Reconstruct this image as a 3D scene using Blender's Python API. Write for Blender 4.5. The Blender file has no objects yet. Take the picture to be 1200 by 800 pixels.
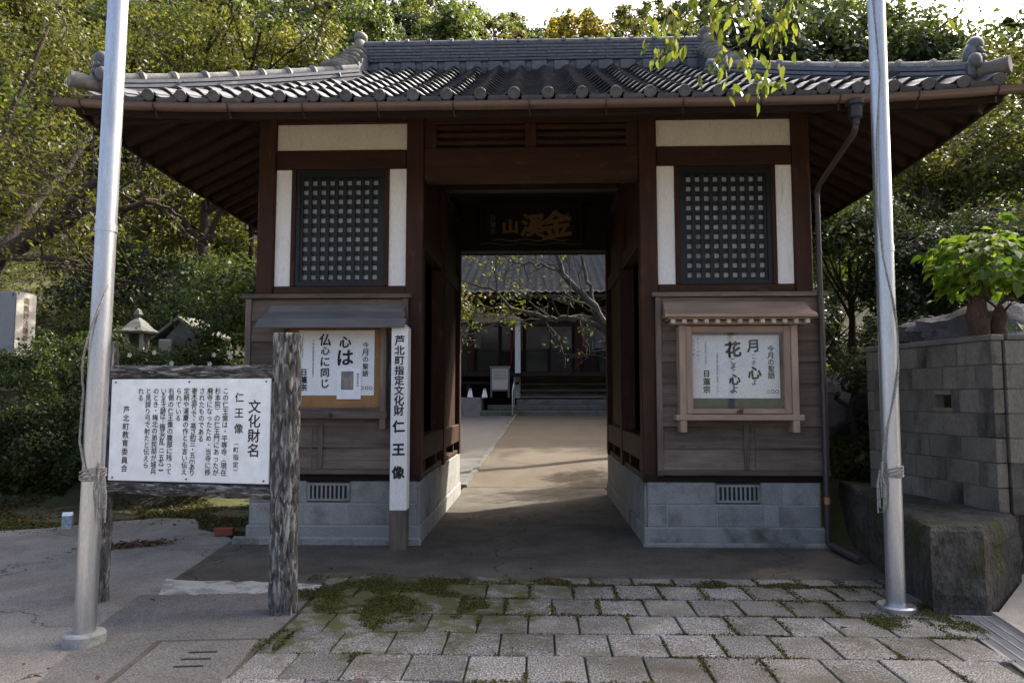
import bpy, math, random
import numpy as np
from mathutils import Vector, Matrix, noise as mnoise
from mathutils.geometry import tessellate_polygon

R = math.radians
scene = bpy.context.scene
COL = scene.collection
rng = random.Random(7)
NP = np.random.default_rng(11)

# ------------------------------------------------------------------ camera, sky, sun, exposure
CAM_H = 1.55
cam_d = bpy.data.cameras.new('camera')
cam = bpy.data.objects.new('camera', cam_d)
COL.objects.link(cam)
scene.camera = cam
cam_d.sensor_width = 36.0
cam_d.lens = 860.0 / 1200.0 * 36.0
cam_d.clip_end = 2000.0
cam_d.clip_start = 0.05
cam.location = (0, 0, CAM_H)
cam.rotation_euler = (R(90) + math.atan(67 / 860.0), 0, R(2.0))

SUN_AZ, SUN_EL = R(48), R(41)            # azimuth from +Y towards +X
world = bpy.data.worlds.new('World')
scene.world = world
world.use_nodes = True
wn = world.node_tree
sky = wn.nodes.new('ShaderNodeTexSky')
sky.sky_type = 'NISHITA'
sky.sun_disc = False
sky.sun_elevation = SUN_EL
sky.sun_rotation = SUN_AZ
sky.air_density = 0.7
sky.dust_density = 8.0
sky.ozone_density = 0.3
wn.links.new(sky.outputs[0], wn.nodes['Background'].inputs[0])
wn.nodes['Background'].inputs[1].default_value = 0.13

sun_d = bpy.data.lights.new('sun', 'SUN')
sun_d.energy = 2.8
sun_d.angle = R(0.6)
sun_d.color = (1.0, 0.93, 0.82)
sun = bpy.data.objects.new('sun', sun_d)
COL.objects.link(sun)
sdir = Vector((math.sin(SUN_AZ) * math.cos(SUN_EL), math.cos(SUN_AZ) * math.cos(SUN_EL), math.sin(SUN_EL)))
sun.rotation_euler = sdir.to_track_quat('Z', 'Y').to_euler()
sun.location = sdir * 60

scene.view_settings.view_transform = 'Standard'
scene.view_settings.look = 'None'
scene.view_settings.gamma = 1.0
scene.view_settings.exposure = 2.0
scene.view_settings.use_curve_mapping = False
scene.cycles.use_denoising = True
scene.cycles.max_bounces = 8
scene.cycles.transparent_max_bounces = 8

# ------------------------------------------------------------------ materials
def nt(name):
    m = bpy.data.materials.new(name)
    m.use_nodes = True
    n = m.node_tree
    return m, n, n.nodes['Principled BSDF']

def ramp(n, fac, stops):
    r = n.nodes.new('ShaderNodeValToRGB')
    e = r.color_ramp.elements
    while len(e) < len(stops):
        e.new(0.5)
    for k, (p, c) in enumerate(stops):
        e[k].position = p
        e[k].color = (c[0], c[1], c[2], 1)
    n.links.new(fac, r.inputs[0])
    return r.outputs[0]

def noise(n, vec, scale, detail=5, rough=0.6, dist=0.0):
    t = n.nodes.new('ShaderNodeTexNoise')
    t.inputs['Scale'].default_value = scale
    t.inputs['Detail'].default_value = detail
    t.inputs['Roughness'].default_value = rough
    t.inputs['Distortion'].default_value = dist
    if vec is not None:
        n.links.new(vec, t.inputs['Vector'])
    return t.outputs['Fac']

def coords(n, scale=(1, 1, 1), world_space=False, jitter=True):
    if world_space:
        g = n.nodes.new('ShaderNodeNewGeometry')
        src = g.outputs['Position']
    else:
        tc = n.nodes.new('ShaderNodeTexCoord')
        src = tc.outputs['Object']
        if jitter:
            oi = n.nodes.new('ShaderNodeObjectInfo')
            mul = n.nodes.new('ShaderNodeVectorMath')
            mul.operation = 'MULTIPLY_ADD'
            cb = n.nodes.new('ShaderNodeCombineXYZ')
            for k in range(3):
                n.links.new(oi.outputs['Random'], cb.inputs[k])
            n.links.new(cb.outputs[0], mul.inputs[0])
            mul.inputs[1].default_value = (37.0, 17.0, 53.0)
            n.links.new(src, mul.inputs[2])
            src = mul.outputs[0]
    mp = n.nodes.new('ShaderNodeMapping')
    mp.inputs['Scale'].default_value = scale
    n.links.new(src, mp.inputs[0])
    return mp.outputs[0]

def mixc(n, fac, a, b, mode='MIX'):
    m = n.nodes.new('ShaderNodeMix')
    m.data_type = 'RGBA'
    m.blend_type = mode
    for sock, val in ((0, fac), (6, a), (7, b)):
        if isinstance(val, (int, float)):
            m.inputs[sock].default_value = val
        elif isinstance(val, tuple):
            m.inputs[sock].default_value = (val[0], val[1], val[2], 1)
        else:
            n.links.new(val, m.inputs[sock])
    return m.outputs[2]

def bump(n, bsdf, fac, strength, dist=0.01):
    b = n.nodes.new('ShaderNodeBump')
    b.inputs['Strength'].default_value = strength
    b.inputs['Distance'].default_value = dist
    n.links.new(fac, b.inputs['Height'])
    n.links.new(b.outputs[0], bsdf.inputs['Normal'])

def per_object(n, col, amount):
    """piece to piece variation of the piece's own colour"""
    oi = n.nodes.new('ShaderNodeObjectInfo')
    mr = n.nodes.new('ShaderNodeMapRange')
    mr.inputs['To Min'].default_value = 1 - amount
    mr.inputs['To Max'].default_value = 1 + amount
    n.links.new(oi.outputs['Random'], mr.inputs[0])
    vm = n.nodes.new('ShaderNodeVectorMath')
    vm.operation = 'SCALE'
    n.links.new(col, vm.inputs[0])
    n.links.new(mr.outputs[0], vm.inputs['Scale'])
    return vm.outputs[0]

def m_rough(name, c1, c2, scale=6.0, rough=0.85, b=0.3, bd=0.01, c3=None, s3=1.2, t3=(0.5, 0.62), vary=0.12, world_space=False, fine=60.0, spec=0.3, metallic=0.0, stretch=(1, 1, 1)):
    m, n, p = nt(name)
    v = coords(n, stretch, world_space)
    f1 = noise(n, v, scale)
    f2 = noise(n, v, fine, 3)
    col = ramp(n, f1, [(0.3, c1), (0.7, c2)])
    col = mixc(n, 0.35, col, ramp(n, f2, [(0.3, tuple(x * 0.55 for x in c1)), (0.7, tuple(min(1, x * 1.25) for x in c2))]))
    if c3 is not None:
        f3 = noise(n, v, s3, 6, 0.65)
        k = ramp(n, f3, [(t3[0], (0, 0, 0)), (t3[1], (1, 1, 1))])
        col = mixc(n, k, col, c3)
    if vary:
        col = per_object(n, col, vary)
    n.links.new(col, p.inputs['Base Color'])
    p.inputs['Roughness'].default_value = rough
    p.inputs['Specular IOR Level'].default_value = spec
    p.inputs['Metallic'].default_value = metallic
    mm = n.nodes.new('ShaderNodeMath'); mm.operation = 'ADD'
    n.links.new(f1, mm.inputs[0]); n.links.new(f2, mm.inputs[1])
    bump(n, p, mm.outputs[0], b, bd)
    return m

def m_wood(name, c1, c2, axis='z', rough=0.8, b=0.35, vary=0.18, spec=0.25, worn=None):
    st = {'x': (1.6, 26, 26), 'y': (26, 1.6, 26), 'z': (26, 26, 1.6)}[axis]
    m, n, p = nt(name)
    v = coords(n, st)
    f1 = noise(n, v, 1.0, 6, 0.7, 0.6)
    v2 = coords(n, tuple(1.2 + 0.1 * s for s in st))
    f2 = noise(n, v2, 1.3, 4)
    col = ramp(n, f1, [(0.32, c1), (0.68, c2)])
    col = mixc(n, 0.4, col, ramp(n, f2, [(0.3, tuple(x * 0.6 for x in c1)), (0.7, tuple(min(1, x * 1.15) for x in c2))]))
    if worn is not None:
        f3 = noise(n, v2, 2.6, 6, 0.7)
        col = mixc(n, ramp(n, f3, [(0.6, (0, 0, 0)), (0.72, (1, 1, 1))]), col, worn)
    col = per_object(n, col, vary)
    n.links.new(col, p.inputs['Base Color'])
    p.inputs['Roughness'].default_value = rough
    p.inputs['Specular IOR Level'].default_value = spec
    bump(n, p, f1, b, 0.004)
    return m

def m_flat(name, c, rough=0.5, metallic=0.0, spec=0.4, b=0.0):
    m, n, p = nt(name)
    v = coords(n)
    f = noise(n, v, 9.0, 5)
    col = ramp(n, f, [(0.25, tuple(x * 0.82 for x in c)), (0.75, tuple(min(1, x * 1.1) for x in c))])
    n.links.new(col, p.inputs['Base Color'])
    p.inputs['Metallic'].default_value = metallic
    p.inputs['Specular IOR Level'].default_value = spec
    rr = n.nodes.new('ShaderNodeMapRange')
    rr.inputs['To Min'].default_value = max(0.02, rough - 0.1)
    rr.inputs['To Max'].default_value = min(1, rough + 0.1)
    n.links.new(f, rr.inputs[0])
    n.links.new(rr.outputs[0], p.inputs['Roughness'])
    if b:
        bump(n, p, noise(n, v, 40.0, 4), b, 0.004)
    return m

def m_leaf(name, stops, trans=0.45, rough=0.5, tint=1.5):
    """stops: colour ramp over the per-leaf random value"""
    m, n, p = nt(name)
    at = n.nodes.new('ShaderNodeAttribute')
    at.attribute_name = 'rnd'
    col = ramp(n, at.outputs['Fac'], stops)
    n.links.new(col, p.inputs['Base Color'])
    p.inputs['Roughness'].default_value = rough
    p.inputs['Specular IOR Level'].default_value = 0.35
    tr = n.nodes.new('ShaderNodeBsdfTranslucent')
    vm = n.nodes.new('ShaderNodeVectorMath'); vm.operation = 'MULTIPLY'
    vm.inputs[1].default_value = (tint, tint * 1.02, tint * 0.5)
    n.links.new(col, vm.inputs[0])
    n.links.new(vm.outputs[0], tr.inputs[0])
    mx = n.nodes.new('ShaderNodeMixShader')
    mx.inputs[0].default_value = trans
    n.links.new(p.outputs[0], mx.inputs[1])
    n.links.new(tr.outputs[0], mx.inputs[2])
    n.links.new(mx.outputs[0], n.nodes['Material Output'].inputs[0])
    return m

M = {}
for ax in 'xyz':
    M['red' + ax] = m_wood('brown_stained_wood_' + ax, (0.020, 0.0075, 0.0040), (0.056, 0.0215, 0.0105), ax, 0.62, 0.3, 0.14, 0.25, (0.085, 0.045, 0.03))
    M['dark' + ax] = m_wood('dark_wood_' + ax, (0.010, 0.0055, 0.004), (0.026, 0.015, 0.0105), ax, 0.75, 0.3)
    M['grey' + ax] = m_wood('weathered_grey_wood_' + ax, (0.074, 0.057, 0.045), (0.20, 0.158, 0.128), ax, 0.85, 0.7, 0.28, 0.2, (0.085, 0.05, 0.034))
    M['roofwood' + ax] = m_wood('silver_grey_wood_' + ax, (0.105, 0.10, 0.095), (0.21, 0.20, 0.19), ax, 0.8, 0.5)
    M['pale' + ax] = m_wood('pale_cedar_' + ax, (0.27, 0.185, 0.135), (0.40, 0.285, 0.215), ax, 0.7, 0.25, 0.08)
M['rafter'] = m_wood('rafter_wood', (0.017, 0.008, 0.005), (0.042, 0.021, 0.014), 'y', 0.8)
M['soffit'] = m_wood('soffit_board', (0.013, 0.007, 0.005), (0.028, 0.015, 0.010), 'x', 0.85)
M['plaster'] = m_rough('cream_plaster', (0.56, 0.50, 0.39), (0.66, 0.60, 0.48), 2.5, 0.9, 0.08, 0.004, (0.40, 0.34, 0.25), 5.0, (0.58, 0.8), 0.03, stretch=(2.2, 2.2, 0.4))
M['whitepaint'] = m_rough('white_plaster', (0.82, 0.80, 0.76), (0.90, 0.88, 0.84), 2.0, 0.85, 0.06, 0.004, (0.50, 0.46, 0.40), 5.0, (0.6, 0.8), 0.02, stretch=(2.2, 2.2, 0.35))
M['lattice'] = m_flat('blue_black_lattice', (0.0045, 0.006, 0.0065), 0.5, 0, 0.4)
M['palesheet'] = m_rough('pale_grey_sheet', (0.36, 0.37, 0.37), (0.66, 0.68, 0.68), 3.5, 0.3, 0.02, 0.002, (0.2, 0.21, 0.21), 5.0, (0.5, 0.7), 0.0, spec=0.5)  # opaque pale grey sheet with random darker mottling
M['block'] = m_rough('blue_grey_concrete_block', (0.24, 0.238, 0.225), (0.345, 0.342, 0.325), 5, 0.9, 0.4, 0.006, (0.14, 0.138, 0.125), 3.0, (0.5, 0.72), 0.14)
M['mortar'] = m_rough('mortar', (0.30, 0.30, 0.29), (0.38, 0.38, 0.37), 12, 0.95, 0.5, 0.006, None, vary=0)
M['footing'] = m_rough('rendered_footing', (0.235, 0.232, 0.22), (0.33, 0.327, 0.31), 4, 0.92, 0.5, 0.01, (0.095, 0.09, 0.075), 1.8, (0.52, 0.7), 0)
M['wallblock'] = m_rough('stained_wall_block', (0.10, 0.090, 0.074), (0.18, 0.162, 0.135), 3, 0.93, 0.6, 0.006, (0.03, 0.028, 0.024), 1.6, (0.5, 0.66), 0.2, stretch=(1, 1, 0.45))
M['blackwall'] = m_rough('black_stained_concrete', (0.012, 0.012, 0.011), (0.115, 0.105, 0.09), 6.0, 0.97, 1.0, 0.06, (0.05, 0.052, 0.016), 2.6, (0.52, 0.64), 0, stretch=(1, 1, 0.6), fine=28.0)
M['coping'] = m_rough('coping_concrete', (0.085, 0.08, 0.07), (0.15, 0.14, 0.12), 6, 0.95, 0.4, 0.006, (0.04, 0.042, 0.025), 2.0, (0.55, 0.7), 0.1)
M['tile'] = m_rough('smoked_roof_tile', (0.048, 0.051, 0.058), (0.10, 0.104, 0.114), 14, 0.52, 0.25, 0.004, (0.21, 0.205, 0.185), 9.0, (0.6, 0.75), 0.22, spec=0.5)
M['halltile'] = m_rough('hall_roof_tile', (0.05, 0.048, 0.046), (0.10, 0.096, 0.092), 8, 0.75, 0.3, 0.004, (0.14, 0.135, 0.12), 3.0, (0.58, 0.75), 0, spec=0.25)
M['ridge'] = m_rough('ridge_tile', (0.042, 0.047, 0.057), (0.092, 0.098, 0.112), 10, 0.45, 0.25, 0.004, (0.19, 0.185, 0.17), 7.0, (0.6, 0.75), 0.25, spec=0.5)
M['lichen'] = m_rough('lichened_tile', (0.085, 0.086, 0.088), (0.2, 0.195, 0.18), 9, 0.7, 0.5, 0.006, (0.26, 0.25, 0.21), 6.0, (0.5, 0.65), 0.2)
M['gutter'] = m_rough('brown_gutter', (0.095, 0.056, 0.043), (0.135, 0.085, 0.066), 4, 0.38, 0.05, 0.003, (0.07, 0.045, 0.038), 2.0, (0.5, 0.7), 0.04, spec=0.5, stretch=(1, 3, 3))
M['pipe'] = m_flat('brown_downpipe', (0.055, 0.042, 0.040), 0.42, 0, 0.45)
M['tape'] = m_flat('orange_tape', (0.45, 0.19, 0.09), 0.6)
M['metal_dark'] = m_flat('dark_iron', (0.045, 0.042, 0.042), 0.5, 0.6)
M['rust'] = m_flat('rusty_latch', (0.16, 0.06, 0.03), 0.7, 0.2)
M['alu'] = m_flat('brushed_aluminium', (0.60, 0.61, 0.63), 0.36, 0.92, 0.5)
M['alu'] = m_rough('weathered_aluminium', (0.42, 0.43, 0.45), (0.60, 0.61, 0.63), 5, 0.36, 0.06, 0.002, (0.33, 0.33, 0.32), 3.0, (0.55, 0.8), 0, metallic=0.9, stretch=(6, 6, 0.5), spec=0.5)
M['galv'] = m_flat('galvanised_steel', (0.42, 0.44, 0.46), 0.45, 0.8)
M['polebase'] = m_rough('pole_base_concrete', (0.26, 0.26, 0.24), (0.36, 0.36, 0.34), 8, 0.85, 0.3, 0.005, (0.11, 0.13, 0.06), 3.0, (0.58, 0.75), 0)
M['rope'] = m_rough('grey_rope', (0.17, 0.165, 0.15), (0.33, 0.32, 0.29), 60, 0.95, 0.6, 0.004, None, vary=0)
M['signwhite'] = m_flat('white_enamel', (0.90, 0.91, 0.92), 0.35, 0, 0.5)
M['paper'] = m_rough('poster_paper', (0.82, 0.83, 0.83), (0.90, 0.91, 0.91), 1.5, 0.7, 0.05, 0.003, None, vary=0.02)
M['ink'] = m_flat('black_ink', (0.012, 0.012, 0.014), 0.6)
M['gold'] = m_flat('worn_gold_leaf', (0.22, 0.13, 0.036), 0.5, 0.15)
M['cork'] = m_rough('backing_board', (0.27, 0.135, 0.055), (0.38, 0.21, 0.09), 6, 0.85, 0.2, 0.004, None, vary=0)
M['felt'] = m_rough('green_felt', (0.055, 0.075, 0.06), (0.085, 0.105, 0.085), 10, 0.95, 0.2, 0.003, None, vary=0)
M['photo'] = m_rough('portrait_print', (0.10, 0.095, 0.10), (0.36, 0.30, 0.27), 14, 0.5, 0.0, 0.001, None, vary=0)
M['log'] = m_rough('imitation_bark', (0.045, 0.041, 0.038), (0.15, 0.14, 0.128), 12, 0.95, 0.7, 0.01, (0.26, 0.25, 0.235), 5.0, (0.56, 0.7), 0.05)
M['log_z'] = m_rough('imitation_bark_upright', (0.035, 0.032, 0.03), (0.13, 0.122, 0.112), 24, 0.95, 0.9, 0.012, (0.31, 0.30, 0.28), 26.0, (0.5, 0.6), 0.05, stretch=(1, 1, 0.22))
M['log_x'] = m_rough('imitation_bark_lying', (0.035, 0.032, 0.03), (0.13, 0.122, 0.112), 24, 0.95, 0.9, 0.012, (0.31, 0.30, 0.28), 26.0, (0.5, 0.6), 0.05, stretch=(0.22, 1, 1))
M['endgrain'] = m_rough('pale_end_grain', (0.52, 0.42, 0.32), (0.62, 0.52, 0.41), 20, 0.8, 0.1, 0.003, None, vary=0.08)
M['stoneslab'] = m_rough('polished_stone', (0.20, 0.205, 0.215), (0.27, 0.275, 0.28), 40, 0.5, 0.1, 0.003, None, vary=0)
M['stonepale'] = m_rough('pale_granite', (0.42, 0.40, 0.36), (0.52, 0.5, 0.45), 30, 0.8, 0.2, 0.003, None, vary=0)
M['oldstone'] = m_rough('mossy_old_stone', (0.10, 0.10, 0.095), (0.18, 0.18, 0.165), 7, 0.95, 0.6, 0.01, (0.07, 0.08, 0.03), 2.0, (0.52, 0.66), 0.1)
M['rock'] = m_rough('grey_rock', (0.085, 0.088, 0.10), (0.17, 0.175, 0.19), 4, 0.9, 0.8, 0.03, (0.06, 0.07, 0.03), 2.0, (0.55, 0.7), 0)
M['bark'] = m_rough('tree_bark', (0.020, 0.015, 0.012), (0.055, 0.043, 0.033), 14, 0.95, 0.9, 0.02, (0.09, 0.092, 0.078), 5.0, (0.62, 0.74), 0.15, stretch=(1, 1, 0.35))
M['barkpale'] = m_rough('lichened_bark', (0.035, 0.031, 0.027), (0.085, 0.08, 0.072), 14, 0.95, 0.9, 0.02, (0.19, 0.19, 0.17), 5.0, (0.6, 0.7), 0.1)
M['barkred'] = m_rough('red_brown_bark', (0.055, 0.03, 0.021), (0.125, 0.075, 0.055), 12, 0.95, 0.9, 0.02, None, vary=0, stretch=(1, 1, 0.35))
M['brick'] = m_rough('red_brick', (0.22, 0.055, 0.035), (0.32, 0.085, 0.055), 16, 0.9, 0.5, 0.006, None, vary=0)
M['bluewrap'] = m_rough('blue_and_white_wrapper', (0.10, 0.19, 0.27), (0.5, 0.56, 0.6), 22, 0.5, 0.1, 0.002, None, vary=0)
M['redcloth'] = m_flat('dark_red_cloth', (0.12, 0.018, 0.018), 0.8)

# grounds ------------------------------------------------------------
def m_concrete(name, c1, c2, dark, moss=None, tone=(0.48, 0.68), mt=(0.6, 0.7), pebble=0.3, s=0.9, crack=True):
    m, n, p = nt(name)
    v = coords(n, (1, 1, 1), True)
    f1 = noise(n, v, 3.2, 8, 0.65)
    f2 = noise(n, v, 110.0, 3)
    f3 = noise(n, v, s, 7, 0.7, 0.4)
    col = ramp(n, f1, [(0.3, c1), (0.7, c2)])
    col = mixc(n, ramp(n, f3, [(tone[0], (0, 0, 0)), (tone[1], (1, 1, 1))]), col, dark)
    col = mixc(n, pebble, col, ramp(n, f2, [(0.35, tuple(x * 0.35 for x in c1)), (0.65, tuple(min(1, x * 1.5) for x in c2))]))
    if moss:
        f4 = noise(n, v, 1.7, 8, 0.72)
        col = mixc(n, ramp(n, f4, [(mt[0], (0, 0, 0)), (mt[1], (1, 1, 1))]), col, moss)
    if crack:
        vo = n.nodes.new('ShaderNodeTexVoronoi')
        vo.feature = 'DISTANCE_TO_EDGE'
        vo.inputs['Scale'].default_value = 0.30
        nv = n.nodes.new('ShaderNodeTexNoise'); nv.inputs['Scale'].default_value = 2.2; nv.inputs['Detail'].default_value = 6
        n.links.new(v, nv.inputs['Vector'])
        va = n.nodes.new('ShaderNodeVectorMath'); va.operation = 'MULTIPLY_ADD'
        va.inputs[1].default_value = (0.9, 0.9, 0.9)
        n.links.new(nv.outputs['Color'], va.inputs[0]); n.links.new(v, va.inputs[2])
        n.links.new(va.outputs[0], vo.inputs['Vector'])
        ck = ramp(n, vo.outputs['Distance'], [(0.0, (1, 1, 1)), (0.0022, (0, 0, 0))])
        col = mixc(n, ck, col, tuple(x * 0.3 for x in dark))
    n.links.new(col, p.inputs['Base Color'])
    p.inputs['Roughness'].default_value = 0.9
    p.inputs['Specular IOR Level'].default_value = 0.25
    mm = n.nodes.new('ShaderNodeMath'); mm.operation = 'ADD'
    n.links.new(f1, mm.inputs[0]); n.links.new(f2, mm.inputs[1])
    bump(n, p, mm.outputs[0], 0.5, 0.008)
    return m

M['apron'] = m_concrete('damp_apron_concrete', (0.078, 0.069, 0.056), (0.138, 0.122, 0.10), (0.036, 0.031, 0.025), (0.055, 0.052, 0.02), (0.40, 0.62), (0.58, 0.72), 0.35, 1.3)
M['drive'] = m_concrete('pinkish_drive_concrete', (0.15, 0.136, 0.118), (0.31, 0.285, 0.25), (0.085, 0.076, 0.064), (0.075, 0.07, 0.042), (0.44, 0.6), (0.6, 0.72), 0.55, 1.1)
M['oldpatch'] = m_concrete('grey_patch_concrete', (0.10, 0.095, 0.087), (0.20, 0.19, 0.175), (0.062, 0.058, 0.052), (0.06, 0.058, 0.035), (0.42, 0.64), (0.64, 0.76), pebble=0.55, crack=False)
M['whitestrip'] = m_concrete('worn_white_screed', (0.42, 0.41, 0.38), (0.52, 0.50, 0.46), (0.15, 0.14, 0.12), None, (0.47, 0.56), pebble=0.35, s=5.0, crack=False)
M['path'] = m_concrete('courtyard_path', (0.075, 0.062, 0.045), (0.125, 0.104, 0.076), (0.046, 0.038, 0.028), (0.075, 0.07, 0.03), (0.45, 0.75), (0.66, 0.8), 0.5, crack=False)
M['ramp'] = m_concrete('pale_ramp_concrete', (0.34, 0.31, 0.26), (0.44, 0.405, 0.345), (0.20, 0.18, 0.14), None, (0.5, 0.75), crack=False)
M['gravel'] = m_concrete('courtyard_gravel', (0.095, 0.092, 0.085), (0.155, 0.15, 0.14), (0.065, 0.062, 0.057), None, (0.4, 0.8), pebble=0.75, crack=False)
M['soil'] = m_concrete('mossy_soil', (0.055, 0.046, 0.032), (0.095, 0.08, 0.056), (0.036, 0.031, 0.022), (0.062, 0.075, 0.018), (0.4, 0.6), (0.46, 0.6), 0.5, crack=False)
M['bedding'] = m_concrete('mossy_joint_sand', (0.035, 0.03, 0.022), (0.06, 0.05, 0.035), (0.02, 0.018, 0.014), (0.05, 0.055, 0.013), (0.4, 0.6), (0.48, 0.56), 0.5, crack=False)

def m_paver():
    m, n, p = nt('speckled_paver')
    v = coords(n)
    vo = n.nodes.new('ShaderNodeTexVoronoi'); vo.inputs['Scale'].default_value = 120
    n.links.new(v, vo.inputs['Vector'])
    f1 = noise(n, v, 95.0, 3, 0.7)
    col = ramp(n, f1, [(0.38, (0.024, 0.023, 0.022)), (0.47, (0.135, 0.13, 0.125)), (0.55, (0.205, 0.20, 0.192)), (0.63, (0.46, 0.45, 0.435))])
    f2 = noise(n, v, 4.0, 6, 0.7)
    col = mixc(n, ramp(n, f2, [(0.48, (0, 0, 0)), (0.75, (0.7, 0.7, 0.7))]), col, (0.105, 0.098, 0.085))
    w = coords(n, (1, 1, 1), True)
    f3 = noise(n, w, 1.3, 7, 0.7)
    col = mixc(n, ramp(n, f3, [(0.46, (0, 0, 0)), (0.64, (0.8, 0.8, 0.8))]), col, (0.068, 0.062, 0.042))
    dd = n.nodes.new('ShaderNodeVectorMath'); dd.operation = 'DISTANCE'
    n.links.new(w, dd.inputs[0]); dd.inputs[1].default_value = (-1.15, 5.85, 0.0)
    f5 = noise(n, w, 5.0, 7, 0.75)
    ms = n.nodes.new('ShaderNodeMath'); ms.operation = 'MULTIPLY_ADD'
    n.links.new(dd.outputs['Value'], ms.inputs[0]); ms.inputs[1].default_value = -0.16; n.links.new(f5, ms.inputs[2])
    col = mixc(n, ramp(n, ms.outputs[0], [(0.28, (0, 0, 0)), (0.40, (0.9, 0.9, 0.9))]), col, (0.060, 0.058, 0.015))
    col = per_object(n, col, 0.22)
    n.links.new(col, p.inputs['Base Color'])
    p.inputs['Roughness'].default_value = 0.85
    p.inputs['Specular IOR Level'].default_value = 0.3
    bump(n, p, f1, 0.5, 0.004)
    return m
M['paver'] = m_paver()

Y1, Y2, Y3 = (0.095, 0.098, 0.017), (0.165, 0.15, 0.027), (0.052, 0.062, 0.015)
M['lf_yellow'] = m_leaf('yellow_green_leaves', [(0.0, (0.026, 0.034, 0.010)), (0.4, Y3), (0.75, Y1), (1.0, Y2)], 0.5)
M['lf_olive'] = m_leaf('olive_leaves', [(0.0, (0.026, 0.033, 0.010)), (0.6, (0.062, 0.068, 0.018)), (1.0, (0.118, 0.112, 0.026))], 0.48)
M['lf_green'] = m_leaf('mid_green_leaves', [(0.0, (0.018, 0.033, 0.010)), (0.6, (0.044, 0.066, 0.018)), (1.0, (0.085, 0.108, 0.027))], 0.42)
M['lf_dark'] = m_leaf('dark_evergreen_leaves', [(0.0, (0.012, 0.021, 0.009)), (0.6, (0.030, 0.047, 0.018)), (1.0, (0.060, 0.080, 0.030))], 0.34, 0.42)
M['lf_bamboo'] = m_leaf('bamboo_leaves', [(0.0, (0.05, 0.075, 0.022)), (0.6, (0.10, 0.13, 0.04)), (1.0, (0.17, 0.18, 0.055))], 0.45)
M['lf_gold'] = m_leaf('golden_leaves', [(0.0, (0.10, 0.09, 0.015)), (0.6, (0.21, 0.17, 0.025)), (1.0, (0.31, 0.24, 0.035))], 0.45)
M['lf_bright'] = m_leaf('bright_lime_leaves', [(0.0, (0.035, 0.075, 0.015)), (0.5, (0.095, 0.165, 0.024)), (1.0, (0.20, 0.28, 0.04))], 0.55, 0.4, 1.8)
M['lf_cherry'] = m_leaf('cherry_leaves', [(0.0, (0.055, 0.078, 0.018)), (0.6, (0.105, 0.125, 0.026)), (1.0, (0.18, 0.18, 0.04))], 0.5, 0.4, 1.6)
M['lf_moss'] = m_leaf('moss_tufts', [(0.0, (0.032, 0.031, 0.009)), (0.6, (0.066, 0.064, 0.012)), (1.0, (0.115, 0.108, 0.02))], 0.2, 0.9)
M['lf_dead'] = m_leaf('dead_leaves', [(0.0, (0.05, 0.028, 0.018)), (0.6, (0.11, 0.055, 0.032)), (1.0, (0.19, 0.12, 0.06))], 0.15, 0.8)
M['flower'] = m_flat('white_petal', (0.8, 0.8, 0.76), 0.7)

# ------------------------------------------------------------------ mesh helpers
OFF = {}

def mesh_np(name, verts, faces, mat, smooth=False, rnd=None):
    """fast mesh from arrays of quads"""
    verts = np.asarray(verts, dtype=np.float32)
    faces = np.asarray(faces, dtype=np.int32)
    me = bpy.data.meshes.new(name)
    k = faces.shape[1]
    me.vertices.add(len(verts)); me.vertices.foreach_set('co', verts.ravel())
    me.loops.add(faces.size); me.loops.foreach_set('vertex_index', faces.ravel())
    me.polygons.add(len(faces)); me.polygons.foreach_set('loop_start', np.arange(0, faces.size, k, dtype=np.int32))
    me.polygons.foreach_set('loop_total', np.full(len(faces), k, dtype=np.int32))
    if smooth:
        me.polygons.foreach_set('use_smooth', np.ones(len(faces), dtype=bool))
    me.update(calc_edges=True)
    if rnd is not None:
        a = me.attributes.new('rnd', 'FLOAT', 'FACE')
        a.data.foreach_set('value', np.asarray(rnd, dtype=np.float32))
    me.materials.append(mat)
    return me

def link(name, data, parent=None, loc=(0, 0, 0), off=None):
    o = bpy.data.objects.new(name, data)
    COL.objects.link(o)
    base = Vector((0, 0, 0))
    if parent is not None:
        o.parent = parent
        base = OFF.get(parent, Vector((0, 0, 0)))
    o.location = Vector(loc) - base
    OFF[o] = Vector(loc)
    return o

def tag(o, label=None, cat=None, group=None, kind=None):
    if label: o['label'] = label
    if cat: o['category'] = cat
    if group: o['group'] = group
    if kind: o['kind'] = kind
    return o

def thing(name, label, cat, loc=(0, 0, 0), rz=0.0, group=None):
    o = bpy.data.objects.new(name, None)
    COL.objects.link(o)
    o.empty_display_size = 0.2
    o.location = loc
    o.rotation_euler = (0, 0, rz)
    OFF[o] = Vector((0, 0, 0))
    return tag(o, label, cat, group)

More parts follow.
